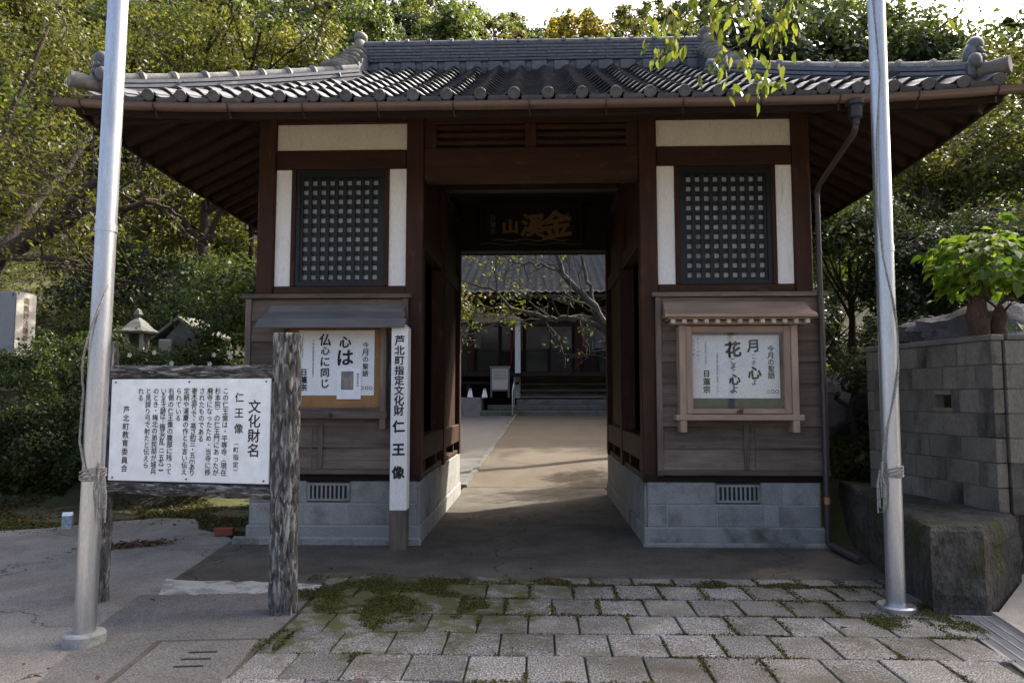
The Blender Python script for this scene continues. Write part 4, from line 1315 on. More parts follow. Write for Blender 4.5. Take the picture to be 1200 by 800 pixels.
column(tx, '今此三界皆是我有其中衆生悉是吾子', -0.255, 0.60, 0.024, 1.05, 0.004, -0.003)
column(tx, '宗祖御降誕八百年慶讃', -0.375, 0.66, 0.020, 1.3, 0.003, -0.003)
for k, ch in enumerate('二〇〇'):
    column(tx, ch, 0.285 + 0.045 * k, 0.10, 0.04, 1, 0.03, -0.003)
tx.build('lettering', M['ink'], po)
fly = thing('flyer', 'small white flyer with dark portrait photo pinned over the left poster', 'flyer', (-2.03, 7.843, 1.545))
MB().box(-0.13, 0.13, -0.003, 0.0, 0, 0.33).build('paper', M['signwhite'], fly)
MB().box(-0.085, 0.05, -0.005, -0.003, 0.10, 0.30).build('photo', M['photo'], fly)
fx = MB(); column(fx, '講演会案内', 0.095, 0.28, 0.028, 1.1, 0.003, -0.005); fx.build('lettering', M['ink'], fly)

nr_ = thing('notice_board', 'pale cedar notice board with toothed eave and glass beside the downpipe', 'notice board', (2.10, 7.90, 1.18))
for s in (-1, 1):
    bx('side_post', M['palez'], nr_, s * 0.545, s * 0.615, -0.165, 0.0, 0.02, 1.14, 0.006)
    bx('door_stile', M['palez'], nr_, s * 0.475, s * 0.543, -0.150, -0.09, 0.21, 1.135, 0.005)
bx('base_rail', M['palex'], nr_, -0.66, 0.66, -0.175, 0.0, 0.145, 0.205, 0.006)
bx('door_rail', M['palex'], nr_, -0.474, 0.474, -0.148, -0.09, 0.212, 0.265, 0.005)
bx('door_rail', M['palex'], nr_, -0.474, 0.474, -0.148, -0.09, 1.065, 1.133, 0.005)
bx('back_panel', M['felt'], nr_, -0.544, 0.544, -0.02, -0.001, 0.206, 1.139, 0.002)
bx('lintel', M['palex'], nr_, -0.70, 0.70, -0.20, 0.0, 1.141, 1.185, 0.005)
for k in range(13):
    x = -0.69 + k * 0.115
    bx('dentil', M['endgrain'], nr_, x - 0.022, x + 0.022, -0.265, -0.20, 1.150, 1.192, 0.003)
bx('eave_board', M['palex'], nr_, -0.735, 0.735, -0.25, 0.0, 1.193, 1.213, 0.004)
roofb = MB(); roofb.add([(-0.78, -0.30, 1.214), (0.78, -0.30, 1.214), (0.78, -0.30, 1.245), (-0.78, -0.30, 1.245), (-0.75, 0, 1.33), (0.75, 0, 1.33), (0.75, 0, 1.41), (-0.75, 0, 1.41), (-0.76, -0.17, 1.30), (0.76, -0.17, 1.30), (-0.75, -0.04, 1.40), (0.75, -0.04, 1.40), (-0.76, 0, 1.215), (0.76, 0, 1.215)],
    [(0, 1, 2, 3), (3, 2, 9, 8), (8, 9, 11, 10), (10, 11, 6, 7), (0, 12, 13, 1), (1, 13, 6, 11, 9, 2), (0, 3, 8, 10, 7, 12), (12, 7, 6, 13)])
roofb.build('canopy', M['palex'], nr_)
gl, gn, gp = nt('clear_glass')
gp.inputs['Base Color'].default_value = (0.9, 0.95, 0.93, 1)
gp.inputs['Roughness'].default_value = 0.04
trn = gn.nodes.new('ShaderNodeBsdfTransparent'); gmx = gn.nodes.new('ShaderNodeMixShader'); glo = gn.nodes.new('ShaderNodeBsdfGlossy')
glo.inputs['Roughness'].default_value = 0.03; gmx.inputs[0].default_value = 0.07
gn.links.new(trn.outputs[0], gmx.inputs[1]); gn.links.new(glo.outputs[0], gmx.inputs[2]); gn.links.new(gmx.outputs[0], gn.nodes['Material Output'].inputs[0])
bx('glass_pane', gl, nr_, -0.474, 0.474, -0.120, -0.116, 0.266, 1.064, 0.0)
lt = MB(); lt.box(-0.03, 0.03, -0.165, -0.15, 0.20, 0.245, 0.004); lt.box(-0.012, 0.035, -0.175, -0.165, 0.235, 0.265, 0.003); lt.build('latch', M['rust'], nr_)

pr_ = thing('poster', 'white calligraphy poster behind glass in the pale notice board', 'poster', (2.11, 7.878, 1.555))
MB().box(-0.47, 0.455, -0.003, 0.0, 0, 0.67).build('paper', M['paper'], pr_)
tx = MB()
column(tx, '今月の聖語', 0.365, 0.56, 0.072, 0.98, 0.018, -0.005, 0.06)
column(tx, '月', 0.185, 0.64, 0.165, 1, 0.03, -0.005, 0.15); column(tx, 'こそ', 0.185, 0.475, 0.065, 1.05, 0.01, -0.005, 0.2)
column(tx, '心', 0.19, 0.335, 0.13, 1, 0.035, -0.005, 0.2); column(tx, 'よ', 0.185, 0.21, 0.085, 1, 0.015, -0.005, 0.2)
column(tx, '花', -0.03, 0.60, 0.165, 1, 0.035, -0.005, 0.15); column(tx, 'こそ', -0.03, 0.43, 0.068, 1.05, 0.01, -0.005, 0.2)
column(tx, '心', -0.02, 0.27, 0.14, 1, 0.035, -0.005, 0.2); column(tx, 'よ', -0.03, 0.14, 0.09, 1, 0.018, -0.005, 0.2)
column(tx, '日蓮宗', -0.315, 0.30, 0.078, 1.08, 0.028, -0.005)
column(tx, '日蓮大聖人御遺文月水御書ニイワク', -0.20, 0.48, 0.024, 1.1, 0.004, -0.005)
column(tx, '宗祖御降誕八百年慶讃', -0.32, 0.60, 0.020, 1.2, 0.003, -0.005)
column(tx, '毎月一日発行', -0.40, 0.64, 0.022, 2.0, 0.003, -0.005); column(tx, '立正安国', -0.45, 0.62, 0.022, 2.2, 0.003, -0.005)
for k, ch in enumerate('二〇〇'):
    column(tx, ch, 0.33 + 0.045 * k, 0.09, 0.042, 1, 0.03, -0.005)
tx.build('lettering', M['ink'], pr_)

# ------------------------------------------------------------------ white marker post
mk = thing('marker_post', 'tall white square marker post with black lettering before the gate', 'marker post', (-1.447, 7.73, 0.0))
w_ = 0.088
a = MB(); a.box(-w_, w_, -w_, w_, 0.40, 2.30, 0.006)
a.add([(-w_, -w_, 2.30), (w_, -w_, 2.30), (w_, w_, 2.30), (-w_, w_, 2.30), (0, 0, 2.375)], [(0, 1, 4), (1, 2, 4), (2, 3, 4), (3, 0, 4)])
a.build('shaft', M['whitepaint'], mk)
MB().box(-w_ + 0.002, w_ - 0.002, -w_ + 0.002, w_ - 0.002, -0.05, 0.399, 0.004).build('foot', M['greyz'], mk)
tx = MB()
column(tx, '芦北町指定文化財', 0, 2.215, 0.108, 0.97, 0.02, -w_ - 0.003, 0.05)
column(tx, '仁王像', 0, 1.33, 0.135, 1.75, 0.03, -w_ - 0.003, 0.04)
tx.build('lettering', M['ink'], mk)

# ------------------------------------------------------------------ log-framed information sign
def bark_log(p0, p1, r, name, parent, seed, n=88, m=110):
    p0, p1 = Vector(p0), Vector(p1)
    d = (p1 - p0); L = d.length; d.normalize()
    ref = Vector((0, 1, 0)) if abs(d.y) < 0.8 else Vector((1, 0, 0))
    a = (ref - d * ref.dot(d)).normalized(); b = d.cross(a)
    vs, fs = [], []
    for i in range(m + 1):
        t = i / m * L
        for k in range(n):
            th = 2 * math.pi * k / n
            q = Vector((math.cos(th) * 3.4, math.sin(th) * 3.4, t * 6.0 + seed))
            v1 = mnoise.noise(q + Vector((0, 0, 0.6 * mnoise.noise(q * 0.8))))
            v2 = mnoise.noise(Vector((math.cos(th) * 9, math.sin(th) * 9, t * 16 + seed)))
            g = -0.030 * math.exp(-(v1 / 0.12) ** 2) + 0.006 * v2
            rr = r + g + 0.006 * mnoise.noise(Vector((math.cos(th), math.sin(th), t * 3 + seed)))
            vs.append(p0 + d * t + (a * math.cos(th) + b * math.sin(th)) * rr)
    for i in range(m):
        for k in range(n):
            fs.append((i * n + k, i * n + (k + 1) % n, (i + 1) * n + (k + 1) % n, (i + 1) * n + k))
    fs.append(tuple(range(n))[::-1]); fs.append(tuple(m * n + k for k in range(n)))
    return MB().add(vs, fs).build(name, M['log_z'] if abs(d.z) > 0.5 else M['log_x'], parent, 'all')
sp0, sp1 = Vector((-3.40, 5.66, 0)), Vector((-1.855, 5.40, 0))
sa = math.atan2(sp1.y - sp0.y, sp1.x - sp0.x)
SL = (sp1 - sp0).length
sg = thing('information_sign', 'white information sign framed by bark-textured log posts on the drive', 'sign', (sp0.x, sp0.y, 0), sa)
bark_log((0, 0, -0.05), (0.0, 0, 2.0), 0.092, 'log_post', sg, 3.0)
bark_log((SL, 0, -0.05), (SL - 0.01, 0, 2.035), 0.103, 'log_post', sg, 11.0)
bark_log((0.06, 0.0, 1.755), (SL - 0.07, 0.0, 1.74), 0.055, 'log_rail', sg, 21.0, 60, 110)
bark_log((0.06, 0.0, 0.875), (SL - 0.07, 0.0, 0.865), 0.055, 'log_rail', sg, 31.0, 60, 110)
bw, bz0, bz1 = SL - 0.21, 0.925, 1.70
brd = MB().box(0.10, 0.10 + bw, -0.045, -0.03, bz0, bz1, 0.004).build('board', M['signwhite'], sg)
MB().box(0.085, 0.115 + bw, -0.029, 0.0, bz0 - 0.015, bz1 + 0.015).build('board_frame', M['ink'], sg)
bl = MB()
for (fx_, fz_) in ((0.03, 0.97), (0.5, 0.97), (0.97, 0.97), (0.03, 0.03), (0.5, 0.03), (0.97, 0.03)):
    MB().tube([(0.10 + bw * fx_, -0.05, bz0 + (bz1 - bz0) * fz_), (0.10 + bw * fx_, -0.044, bz0 + (bz1 - bz0) * fz_)], 0.007, 8).build('screw', M['metal_dark'], brd)
H_ = bz1 - bz0
def bxz(u, v): return 0.10 + bw * u, bz0 + H_ * v
def signcol(text, u, v, size, pitch=1.0, bold=0.008):
    x, z = bxz(u, v)
    column(bl, text, x, z, size, pitch, bold, -0.047)
signcol('文化財名', 0.905, 0.80, 0.105, 1.02, 0.014)
signcol('仁王像', 0.812, 0.87, 0.078, 1.48, 0.012)
signcol('（町指定）', 0.80, 0.42, 0.047, 1.16, 0.008)
for k, t in enumerate(['この仁王像は、平等寺（現在', '杉本院）の仁王門にあったが', '廃寺になったため、当寺に移', 'されたものである', '寄木造りで、高さ約三・五ｍあり', '定朝や運慶の作とも言い伝え', 'られている', '右側の仁王像の腹部に残って', 'いるキズ跡は、梅北の乱（一五九二）', 'のとき、梅北の弟民部が城兵', 'と見誤り弓で射たと伝えら', 'れる']):
    n_ = len(t)
    signcol(t, 0.728 - 0.0485 * k, 0.915, 0.052, min(1.0, 0.655 / (n_ * 0.052)) if n_ > 12 else 0.98, 0.010)
signcol('芦北町教育委員会', 0.105, 0.735, 0.058, 1.10, 0.010)
bl.build('lettering', M['ink'], brd)

# ------------------------------------------------------------------ flag poles
def flagpole(name, label, x, y, xt, base_r, base_h, base_mat, rope_pts, coil_z, seed):
    t = thing(name, label, 'flagpole', (x, y, 0), 0, 'flagpoles')
    n = 10
    top = 9.0
    lean = (xt - x) / 4.4
    pts = [(lean * top * k / n, 0, 0.02 + (top - 0.02) * k / n) for k in range(n + 1)]
    MB().tube(pts, [0.066 - 0.0006 * k for k in range(n + 1)], 28).build('pole', M['alu'], t, True)
    MB().lathe([(base_r, -0.05), (base_r, base_h - 0.012), (base_r - 0.012, base_h)], (0, 0, 0), 28).build('base', base_mat, t, True)
    MB().lathe([(0.069, 0), (0.069, 0.05)], (lean * 2.7, 0, 2.65), 24).build('joint_ring', M['alu'], t, True)
    MB().lathe([(0.0, 0.05), (0.05, 0.03), (0.075, 0), (0.05, -0.03), (0.0, -0.05)], (lean * 9, 0, 9.05), 16).build('finial', M['alu'], t, True)
    rp = MB()
    rp.tube(rope_pts, 0.0075, 6)
    ro = rp.build('halyard', M['rope'], t, True)
    r2 = MB(); rr = random.Random(seed)
    for k in range(4):
        z = coil_z + 0.012 * k
        r2.tube([(0.074 * math.cos(R(a)) + lean * z, 0.074 * math.sin(R(a)), z + 0.02 * math.sin(R(a * 1.0 + 40 * k))) for a in range(0, 361, 20)], 0.007, 6)
    r2.build('rope_wrap', M['rope'], t, True)
    r3 = MB()
    for k in range(4):
        s_ = rr.uniform(-0.02, 0.03); h = rr.uniform(0.16, 0.30)
        px = -0.085 if seed % 2 else 0.08
        loop = [(px + 0.5 * s_, -0.03, coil_z + 0.03), (px - 0.03 + s_, -0.04 - 0.01 * k, coil_z - 0.3 * h), (px - 0.02 + s_, -0.045, coil_z - h), (px + 0.02 + s_, -0.045, coil_z - h * 0.97), (px + 0.025 + s_, -0.05, coil_z - 0.4 * h), (px + s_, -0.04, coil_z + 0.02)]
        r3.tube(loop, 0.006, 6)
    r3.tube([(px, -0.05, coil_z + 0.09), (px - 0.005, -0.052, coil_z - 0.02), (px + 0.01, -0.05, coil_z - 0.08)], 0.008, 6)
    r3.build('rope_coil', M['rope'], t, True)
    return t
lp = [(0.078 + 0.0, -0.02, z) for z in (8.9, 6, 4, 3.2, 2.6)]
for k in range(12):
    a = R(-10 - 170 * k / 11)
    lp.append((0.078 * math.cos(a), 0.078 * math.sin(a), 2.35 - 0.75 * k / 11))
lp += [(-0.076, -0.01, 1.5), (-0.06, -0.045, 1.28), (0.0, -0.075, 1.1), (0.06, -0.05, 1.02)]
flagpole('flagpole', 'silver flagpole with concrete base standing before the log sign', -2.885, 4.70, -2.842, 0.125, 0.075, M['polebase'], lp, 1.05, 2)
rp_ = [(-0.02, -0.075, z) for z in (8.9, 6)] + [(-0.03, -0.072, 4.6), (0.0, -0.078, 4.0), (-0.04, -0.066, 3.5), (-0.05, -0.06, 3.0), (-0.03, -0.072, 2.6), (0.05, -0.062, 2.2), (0.078, -0.02, 1.95)]
for k in range(8):
    a = R(-15 - 120 * k / 7)
    rp_.append((0.078 * math.cos(a), 0.078 * math.sin(a), 1.9 - 0.6 * k / 7))
rp_ += [(-0.07, -0.04, 1.15), (-0.072, -0.03, 1.02)]
flagpole('flagpole', 'silver flagpole with metal base beside the stained block wall', 2.60, 5.56, 2.628, 0.135, 0.065, M['alu'], rp_, 1.00, 3)

# ------------------------------------------------------------------ block wall on black plinth
bwall = thing('block_wall', 'stained grey concrete block wall on a black mossy plinth', 'wall', (0, 0, 0))
pl = [(2.83, 5.50), (3.225, 5.52), (3.92, 6.22), (4.06, 6.46), (9.0, 6.55), (9.0, 6.9), (3.7, 6.9), (3.62, 8.6), (3.42, 8.6), (3.30, 7.9)]
mb = MB()
lev = [(-0.1, 0.0)] + [(0.03 + 0.055 * k, 0.004 * (k % 2)) for k in range(10)] + [(0.58, 0.012), (0.615, 0.04), (0.625, 0.09)]
sub = []
for i in range(len(pl)):
    p, q = Vector((*pl[i], 0)), Vector((*pl[(i + 1) % len(pl)], 0))
    m_ = max(1, int((q - p).length / 0.06))
    for k in range(m_): sub.append(p.lerp(q, k / m_))
cen = Vector((3.6, 6.6, 0))
n = len(sub)
vs, fs = [], []
for (z, ins) in lev:
    for p in sub:
        d = (cen - p).normalized() if p.x < 4.3 else Vector((0, 1 if p.y < 6.7 else -1, 0))
        w0 = 0.05 * mnoise.noise(Vector((p.x * 2.5, p.y * 2.5, z * 5))) + 0.02 * mnoise.noise(Vector((p.x * 9, p.y * 9, z * 14)))
        vs.append(p + d * (ins + w0) + Vector((0, 0, z + (0.015 * mnoise.noise(p * 2.5) if z > 0.3 else 0))))
for j in range(len(lev) - 1):
    for k in range(n):
        fs.append((j * n + k, j * n + (k + 1) % n, (j + 1) * n + (k + 1) % n, (j + 1) * n + k))
fs.append(tuple((len(lev) - 1) * n + k for k in range(n)))
mb.add(vs, fs).build('plinth', M['blackwall'], bwall)
WC, WF = Vector((3.80, 6.27, 0)), Vector((3.50, 7.95, 0))
Wd = (WF - WC); WL = Wd.length; Wd.normalize()
Wn = Vector((Wd.y, -Wd.x, 0))            # inward normal (behind the wall)
BH = 0.205
core = MB()
# mortar core, with a hole left for the pierced block
hole_row, hole_col = 4, 2
def face_box(p, d, nrm, a, b, z0, z1, t0, t1, ch=0.006):
    m = Matrix(((d.x, nrm.x, 0, p.x), (d.y, nrm.y, 0, p.y), (0, 0, 1, 0), (0, 0, 0, 1)))
    return MB().box(a, b, t0, t1, z0, z1, ch, m)
Z0 = 0.60
rows = 7
for r_ in range(rows):
    z0 = Z0 + 0.01 + r_ * BH
    for fc, (p, d, nrm, L_) in enumerate(((WC, Wd, Wn, WL), (WC + Vector((0.105, 0, 0)), Vector((1, 0.015, 0)).normalized(), Vector((-0.015, 1, 0)).normalized(), 5.1))):
        off = 0.0 if r_ % 2 == 0 else -0.20
        a = off
        k = 0
        while a < L_:
            a0, a1 = max(a, 0.0 if fc == 0 else 0.004), min(a + 0.40, L_)
            if a1 - a0 > 0.03 and not (fc == 1 and a0 > 3.3):
                if fc == 0 and r_ == hole_row and a0 < 0.62 < a1:
                    # pierced block: four rims round an opening
                    for (u0, u1, w0, w1) in ((a0 + 0.004, a0 + 0.09, 0, BH - 0.008), (a1 - 0.10, a1 - 0.004, 0, BH - 0.008), (a0 + 0.09, a1 - 0.10, 0, 0.04), (a0 + 0.09, a1 - 0.10, BH - 0.05, BH - 0.008)):
                        face_box(p, d, nrm, u0, u1, z0 + w0, z0 + w1, 0.0, 0.10, 0.003).build('pierced_block_rim', M['wallblock'], bwall)
                else:
                    face_box(p, d, nrm, a0 + 0.004, a1 - 0.004, z0, z0 + BH - 0.008, 0.0 + rng.uniform(0, 0.002), 0.10, 0.004).build('block', M['wallblock'], bwall)
            a += 0.40
hx0, hx1 = 0.49, 0.70
zt = Z0 + rows * BH
zh0, zh1 = Z0 + hole_row * BH, Z0 + (hole_row + 1) * BH
for (a, b, z0, z1) in ((0.03, hx0 - 0.02, Z0, zt), (hx1 + 0.02, WL - 0.02, Z0, zt), (hx0 - 0.02, hx1 + 0.02, Z0, zh0 + 0.03), (hx0 - 0.02, hx1 + 0.02, zh1 - 0.04, zt)):
    face_box(WC, Wd, Wn, a, b, z0, z1, 0.010, 0.092, 0).build('mortar_core', M['coping'], bwall)
face_box(WC + Vector((0.105, 0, 0)), Vector((1, 0.015, 0)).normalized(), Vector((-0.015, 1, 0)).normalized(), 0.02, 3.7, Z0, zt, 0.010, 0.092, 0).build('mortar_core', M['coping'], bwall)
face_box(WC, Wd, Wn, -0.015, WL + 0.02, zt + 0.004, zt + 0.055, -0.015, 0.115, 0.008).build('coping', M['coping'], bwall)
face_box(WC + Vector((0.125, 0, 0)), Vector((1, 0.015, 0)).normalized(), Vector((-0.015, 1, 0)).normalized(), 0.0, 3.75, zt + 0.006, zt + 0.053, -0.015, 0.115, 0.008).build('coping', M['coping'], bwall)

# ------------------------------------------------------------------ main hall across the courtyard
hall = thing('temple_hall', 'dark timber temple hall with grey tiled roof seen through the gate passage', 'temple hall', (0.0, 27.0, 0.97))
# space: y = 0 is the front wall, negative towards the gate; floor 1.48 above the court
FLZ = 1.48
bx('underfloor', M['darkx'], hall, -7.5, 7.5, 0.02, 8.0, 0.0, FLZ - 0.02, 0)
bx('floor_slab', M['darkx'], hall, -7.6, 7.6, -1.2, 8.0, FLZ - 0.12, FLZ, 0.01)
bx('rear_wall', M['darkx'], hall, -7.5, 7.5, 7.9, 8.0, FLZ, 4.2, 0)
# steps: stone then wood, on the right part; platform with ramp side on the left
stp = bx('stone_steps', M['oldstone'], hall, -1.95, 5.5, -1.75, 0.0, -0.1, 0.17, 0.02)
bx('step_stone', M['oldstone'], stp, -1.75, 5.5, -1.40, 0.0, 0.172, 0.36, 0.02)
bx('step_stone', M['oldstone'], stp, -0.75, 5.5, -1.10, 0.0, 0.362, 0.56, 0.02)
for k in range(4):
    bx('wooden_step', M['roofwoodx'], hall, -0.62, 5.4, -0.88 + 0.2 * k, -0.60 + 0.2 * k, 0.61 + 0.235 * k, 0.665 + 0.235 * k, 0.006)
    bx('step_riser', M['greyx'], hall, -0.60, 5.4, -0.66 + 0.2 * k, -0.63 + 0.2 * k, 0.42 + 0.235 * k, 0.609 + 0.235 * k, 0.004)
bx('platform', M['block'], hall, -7.5, -1.96, -1.7, 0.0, -0.1, 0.62, 0.02)
bx('veranda_edge', M['darkx'], hall, -7.5, -0.66, -1.15, -1.0, FLZ - 0.40, FLZ - 0.30, 0.01)
for k in range(5):
    x = -6.8 + k * 1.45
    bx('veranda_post', M['darkz'], hall, x - 0.06, x + 0.06, -1.13, -1.02, 0.62, FLZ - 0.40, 0.006)
# posts
for x in (-6.9, -4.6, -2.45, -0.72, 1.45, 3.7, 5.9):
    white = abs(x + 0.72) < 0.01
    bx('post', M['whitepaint'] if white else M['redz'], hall, x - 0.10, x + 0.10, -0.42 if white else -0.08, -0.22 if white else 0.12, 0.60 if white else FLZ, 3.55, 0.012)
bx('head_rail', M['redx'], hall, -7.5, 7.5, -0.06, 0.10, 3.24, 3.38, 0.008)
bx('plaster_band', M['plaster'], hall, -7.5, -0.85, -0.03, 0.05, 3.39, 3.74, 0.004)
bx('dark_band', M['darkx'], hall, -0.60, 7.5, -0.03, 0.05, 3.39, 3.74, 0.004)
bx('wall_plate', M['redx'], hall, -7.6, 7.6, -0.08, 0.14, 3.74, 3.95, 0.01)
bx('sill_rail', M['redx'], hall, -7.5, 7.5, -0.07, 0.12, FLZ + 0.002, FLZ + 0.10, 0.008)
gpane = m_flat('dark_window_glass', (0.022, 0.024, 0.024), 0.12, 0, 0.6)
M['gpane'] = gpane
for k in range(15):
    x0 = -6.78 + 0.9 * k
    d = bx('sliding_door', M['darkz'], hall, x0 + 0.012, x0 + 0.07, 0.0, 0.05, FLZ + 0.102, 3.238, 0.004)
    bx('door_stile', M['darkz'], d, x0 + 0.83, x0 + 0.888, 0.0, 0.05, FLZ + 0.102, 3.238, 0.004)
    bx('door_rail', M['redx'], d, x0 + 0.07, x0 + 0.83, 0.005, 0.045, FLZ + 0.83, FLZ + 0.89, 0.004)
    bx('glass_pane', M['gpane'], d, x0 + 0.07, x0 + 0.83, 0.02, 0.028, FLZ + 0.89, 3.238, 0.0)
    bx('door_panel', M['gpane'] if k % 3 else M['darkx'], d, x0 + 0.07, x0 + 0.83, 0.018, 0.03, FLZ + 0.104, FLZ + 0.83, 0.0)
for (x0, x1) in ((-2.4, -2.1), (0.15, 0.45), (0.95, 1.25), (2.1, 2.45)):
    bx('paper_notice', M['oldstone'], hall, x0, x1, -0.012, -0.004, FLZ + 0.95, FLZ + 1.62, 0)
for x in (-0.95, 1.62):
    c = MB(); c.tube([(x, -0.10, 3.2), (x + 0.01, -0.11, 2.6), (x - 0.02, -0.10, FLZ + 0.35)], [0.03, 0.06, 0.05], 8)
    c.build('red_curtain', M['redcloth'], hall, True)
# roof: corrugated tile courses over a hipped form, soffit and rafters
EZ, EY, HWX, RD = 4.20, -1.75, 10.2, 7.4
rv, rf = [], []
ncx, ncy = 70 * 6, 26
xsr = np.linspace(-HWX, HWX, ncx + 1)
for j in range(ncy):
    for e in (0, 1):
        t = (j + e) / ncy
        y = EY + t * RD
        z = EZ + 0.62 * (t * RD) + 0.012 * (t * RD) ** 2 + (0.05 if e == 0 else 0.0)
        sc = 1 - 0.30 * t
        wav = 0.05 * (0.5 + 0.5 * np.cos(np.arange(ncx + 1) / 6 * 2 * np.pi)) ** 1.5
        for i in range(ncx + 1):
            rv.append((xsr[i] * sc, y, z + wav[i]))
n = ncx + 1
for j in range(2 * ncy - 1):
    b = j * n + np.arange(ncx)
    rf.append(np.stack([b, b + 1, b + n + 1, b + n], 1))
me = mesh_np('roof_tiles', np.array(rv), np.concatenate(rf), M['halltile'], True)
rt_ = link('roof', me, hall)
rr_ = MB()
top = (EY + RD, EZ + 0.62 * RD + 0.012 * RD ** 2)
dv, df = [], []
for j in range(17):
    t = j / 8 if j <= 8 else (16 - j) / 8
    yy = EY + (j / 8) * RD
    zz = EZ + 0.62 * t * RD + 0.012 * (t * RD) ** 2 - 0.09
    dv += [(-HWX * (1 - 0.3 * t), yy, zz), (HWX * (1 - 0.3 * t), yy, zz)]
for j in range(16): df.append((2 * j, 2 * j + 1, 2 * j + 3, 2 * j + 2))
rr_.add(dv, df)
rr_.build('roof_deck', M['soffit'], hall)
bx('roof_ridge', M['ridge'], hall, -HWX * 0.7, HWX * 0.7, top[0] - 0.2, top[0] + 0.2, top[1] - 0.05, top[1] + 0.6, 0.05)
eb = bx('eave_board', M['redx'], hall, -HWX, HWX, EY - 0.02, EY + 0.03, EZ - 0.14, EZ - 0.02, 0)
for k in range(46):
    x = -9.0 + 0.4 * k
    MB().sweep([(x, EY + 0.05, EZ - 0.07), (x, 0.1, EZ - 0.07 + 0.24)], [(-0.04, -0.09), (0.04, -0.09), (0.04, 0), (-0.04, 0)]).build('rafter', M['rafter'], hall)
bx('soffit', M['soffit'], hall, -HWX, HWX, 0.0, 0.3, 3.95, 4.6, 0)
# small things before the hall
sb = thing('standing_signboard', 'small grey standing signboard on the platform before the hall', 'signboard', (-1.30, 25.32, 1.59))
for s in (-1, 1): bx('leg', M['roofwoodz'], sb, s * 0.27, s * 0.33, -0.03, 0.03, 0.0, 1.08, 0.005)
bx('panel', M['stonepale'], sb, -0.27, 0.27, -0.02, 0.02, 0.28, 1.0, 0.004)
bx('frame_rail', M['roofwoodx'], sb, -0.36, 0.36, -0.035, 0.035, 1.0, 1.08, 0.005)
bx('frame_rail', M['roofwoodx'], sb, -0.27, 0.27, -0.03, 0.03, 0.22, 0.279, 0.005)
for k in range(7): bx('printed_line', M['oldstone'], sb, -0.22, 0.22, -0.024, -0.021, 0.62 + 0.05 * k, 0.635 + 0.05 * k, 0)
for i, (x, lab) in enumerate(((-2.33, 'white tapered weight, the one farther from the standing signboard'), (-1.83, 'white tapered weight, the one nearer the standing signboard'))):
    t = thing('sign_weight', lab, 'weight', (x, 25.36, 1.59), 0, 'white weights before the hall')
    MB().lathe([(0.13, 0), (0.125, 0.06), (0.07, 0.24), (0.06, 0.25)], (0, 0, 0), 4, Matrix.Rotation(R(45), 4, 'Z')).build('body', M['signwhite'], t)
    MB().tube([(-0.04, 0, 0.24), (-0.03, 0, 0.30), (0.03, 0, 0.30), (0.04, 0, 0.24)], 0.012, 6).build('grip', M['signwhite'], t)
hr = thing('handrail', 'thin steel handrail beside the stone steps of the hall', 'handrail', (-0.86, 25.2, 0.97))
MB().tube([(0, -0.1, 0.0), (0, -0.1, 0.85), (0.05, 0.3, 1.25), (0.05, 0.6, 1.35), (0.05, 0.6, 0.6)], 0.022, 8).build('rail', M['alu'], hr, True)
MB().tube([(0.045, 0.24, 0.3), (0.045, 0.24, 1.18)], 0.018, 8).build('baluster', M['alu'], hr, True)

# ------------------------------------------------------------------ graves and small things on the left
st = thing('memorial_stone', 'tall grey memorial stone with gilt inscription at the edge of the shrubs', 'memorial stone', (-10.62, 14.2, 1.65), R(-8))
MB().box(-0.8, 0.8, -0.6, 0.55, -0.4, 0.62, 0.03).build('plinth', M['oldstone'], st)
MB().box(-0.62, 0.62, -0.42, 0.40, 0.62, 0.80, 0.02).build('step', M['stonepale'], st)
bodyv = MB().box(-0.48, 0.48, -0.26, 0.24, 0.80, 2.0, 0.03); bodyv.build('slab', M['stoneslab'], st)
MB().box(0.482, 0.492, -0.25, 0.23, 0.83, 1.97, 0.002).build('sunlit_inscribed_face', M['stonepale'], st)  # paler stone paints the sun falling on this side into its colour
tx = MB(); column(tx, '南無妙法蓮華経', 0, 1.90, 0.15, 0.98, 0.01, 0.0)
tx.v = [Vector((0.496, p.x - 0.01, p.z)) for p in tx.v]
tx.build('inscription', M['gold'], st)

def lantern(loc, label, k):
    t = thing('stone_lantern', label, 'lantern', loc, R(10 * k), 'grave lanterns')
    MB().lathe([(0.22, 0), (0.20, 0.10), (0.10, 0.14), (0.09, 0.55), (0.12, 0.60), (0.20, 0.68), (0.20, 0.72)], (0, 0, 0), 8).build('shaft', M['oldstone'], t)
    fb = MB()
    for (sx, sy) in ((1, 1), (1, -1), (-1, 1), (-1, -1)): fb.box(sx * 0.09, sx * 0.16, sy * 0.09, sy * 0.16, 0.72, 1.0)
    fb.build('fire_box', M['stonepale'], t)
    MB().box(-0.085, 0.085, -0.085, 0.085, 0.72, 0.99).build('inner_stone', M['oldstone'], t)
    rfm = MB()
    pr = [(0.36, 1.0), (0.38, 1.04), (0.28, 1.10), (0.16, 1.22), (0.08, 1.28), (0.05, 1.30), (0.09, 1.36), (0.05, 1.44), (0.0, 1.48)]
    rfm.lathe(pr, (0, 0, 0), 6); rfm.build('roof', M['oldstone'], t)
lantern((-7.30, 13.1, 1.72), 'mossy stone lantern with broad cap behind the top rail of the log sign', 1)
tb_ = thing('grave_house', 'small gabled stone grave house among shrubs behind the log sign', 'grave', (-6.72, 14.0, 1.75), R(-12))
bx('body', M['oldstone'], tb_, -0.36, 0.36, -0.30, 0.30, -0.3, 0.95, 0.01)
g_ = MB()
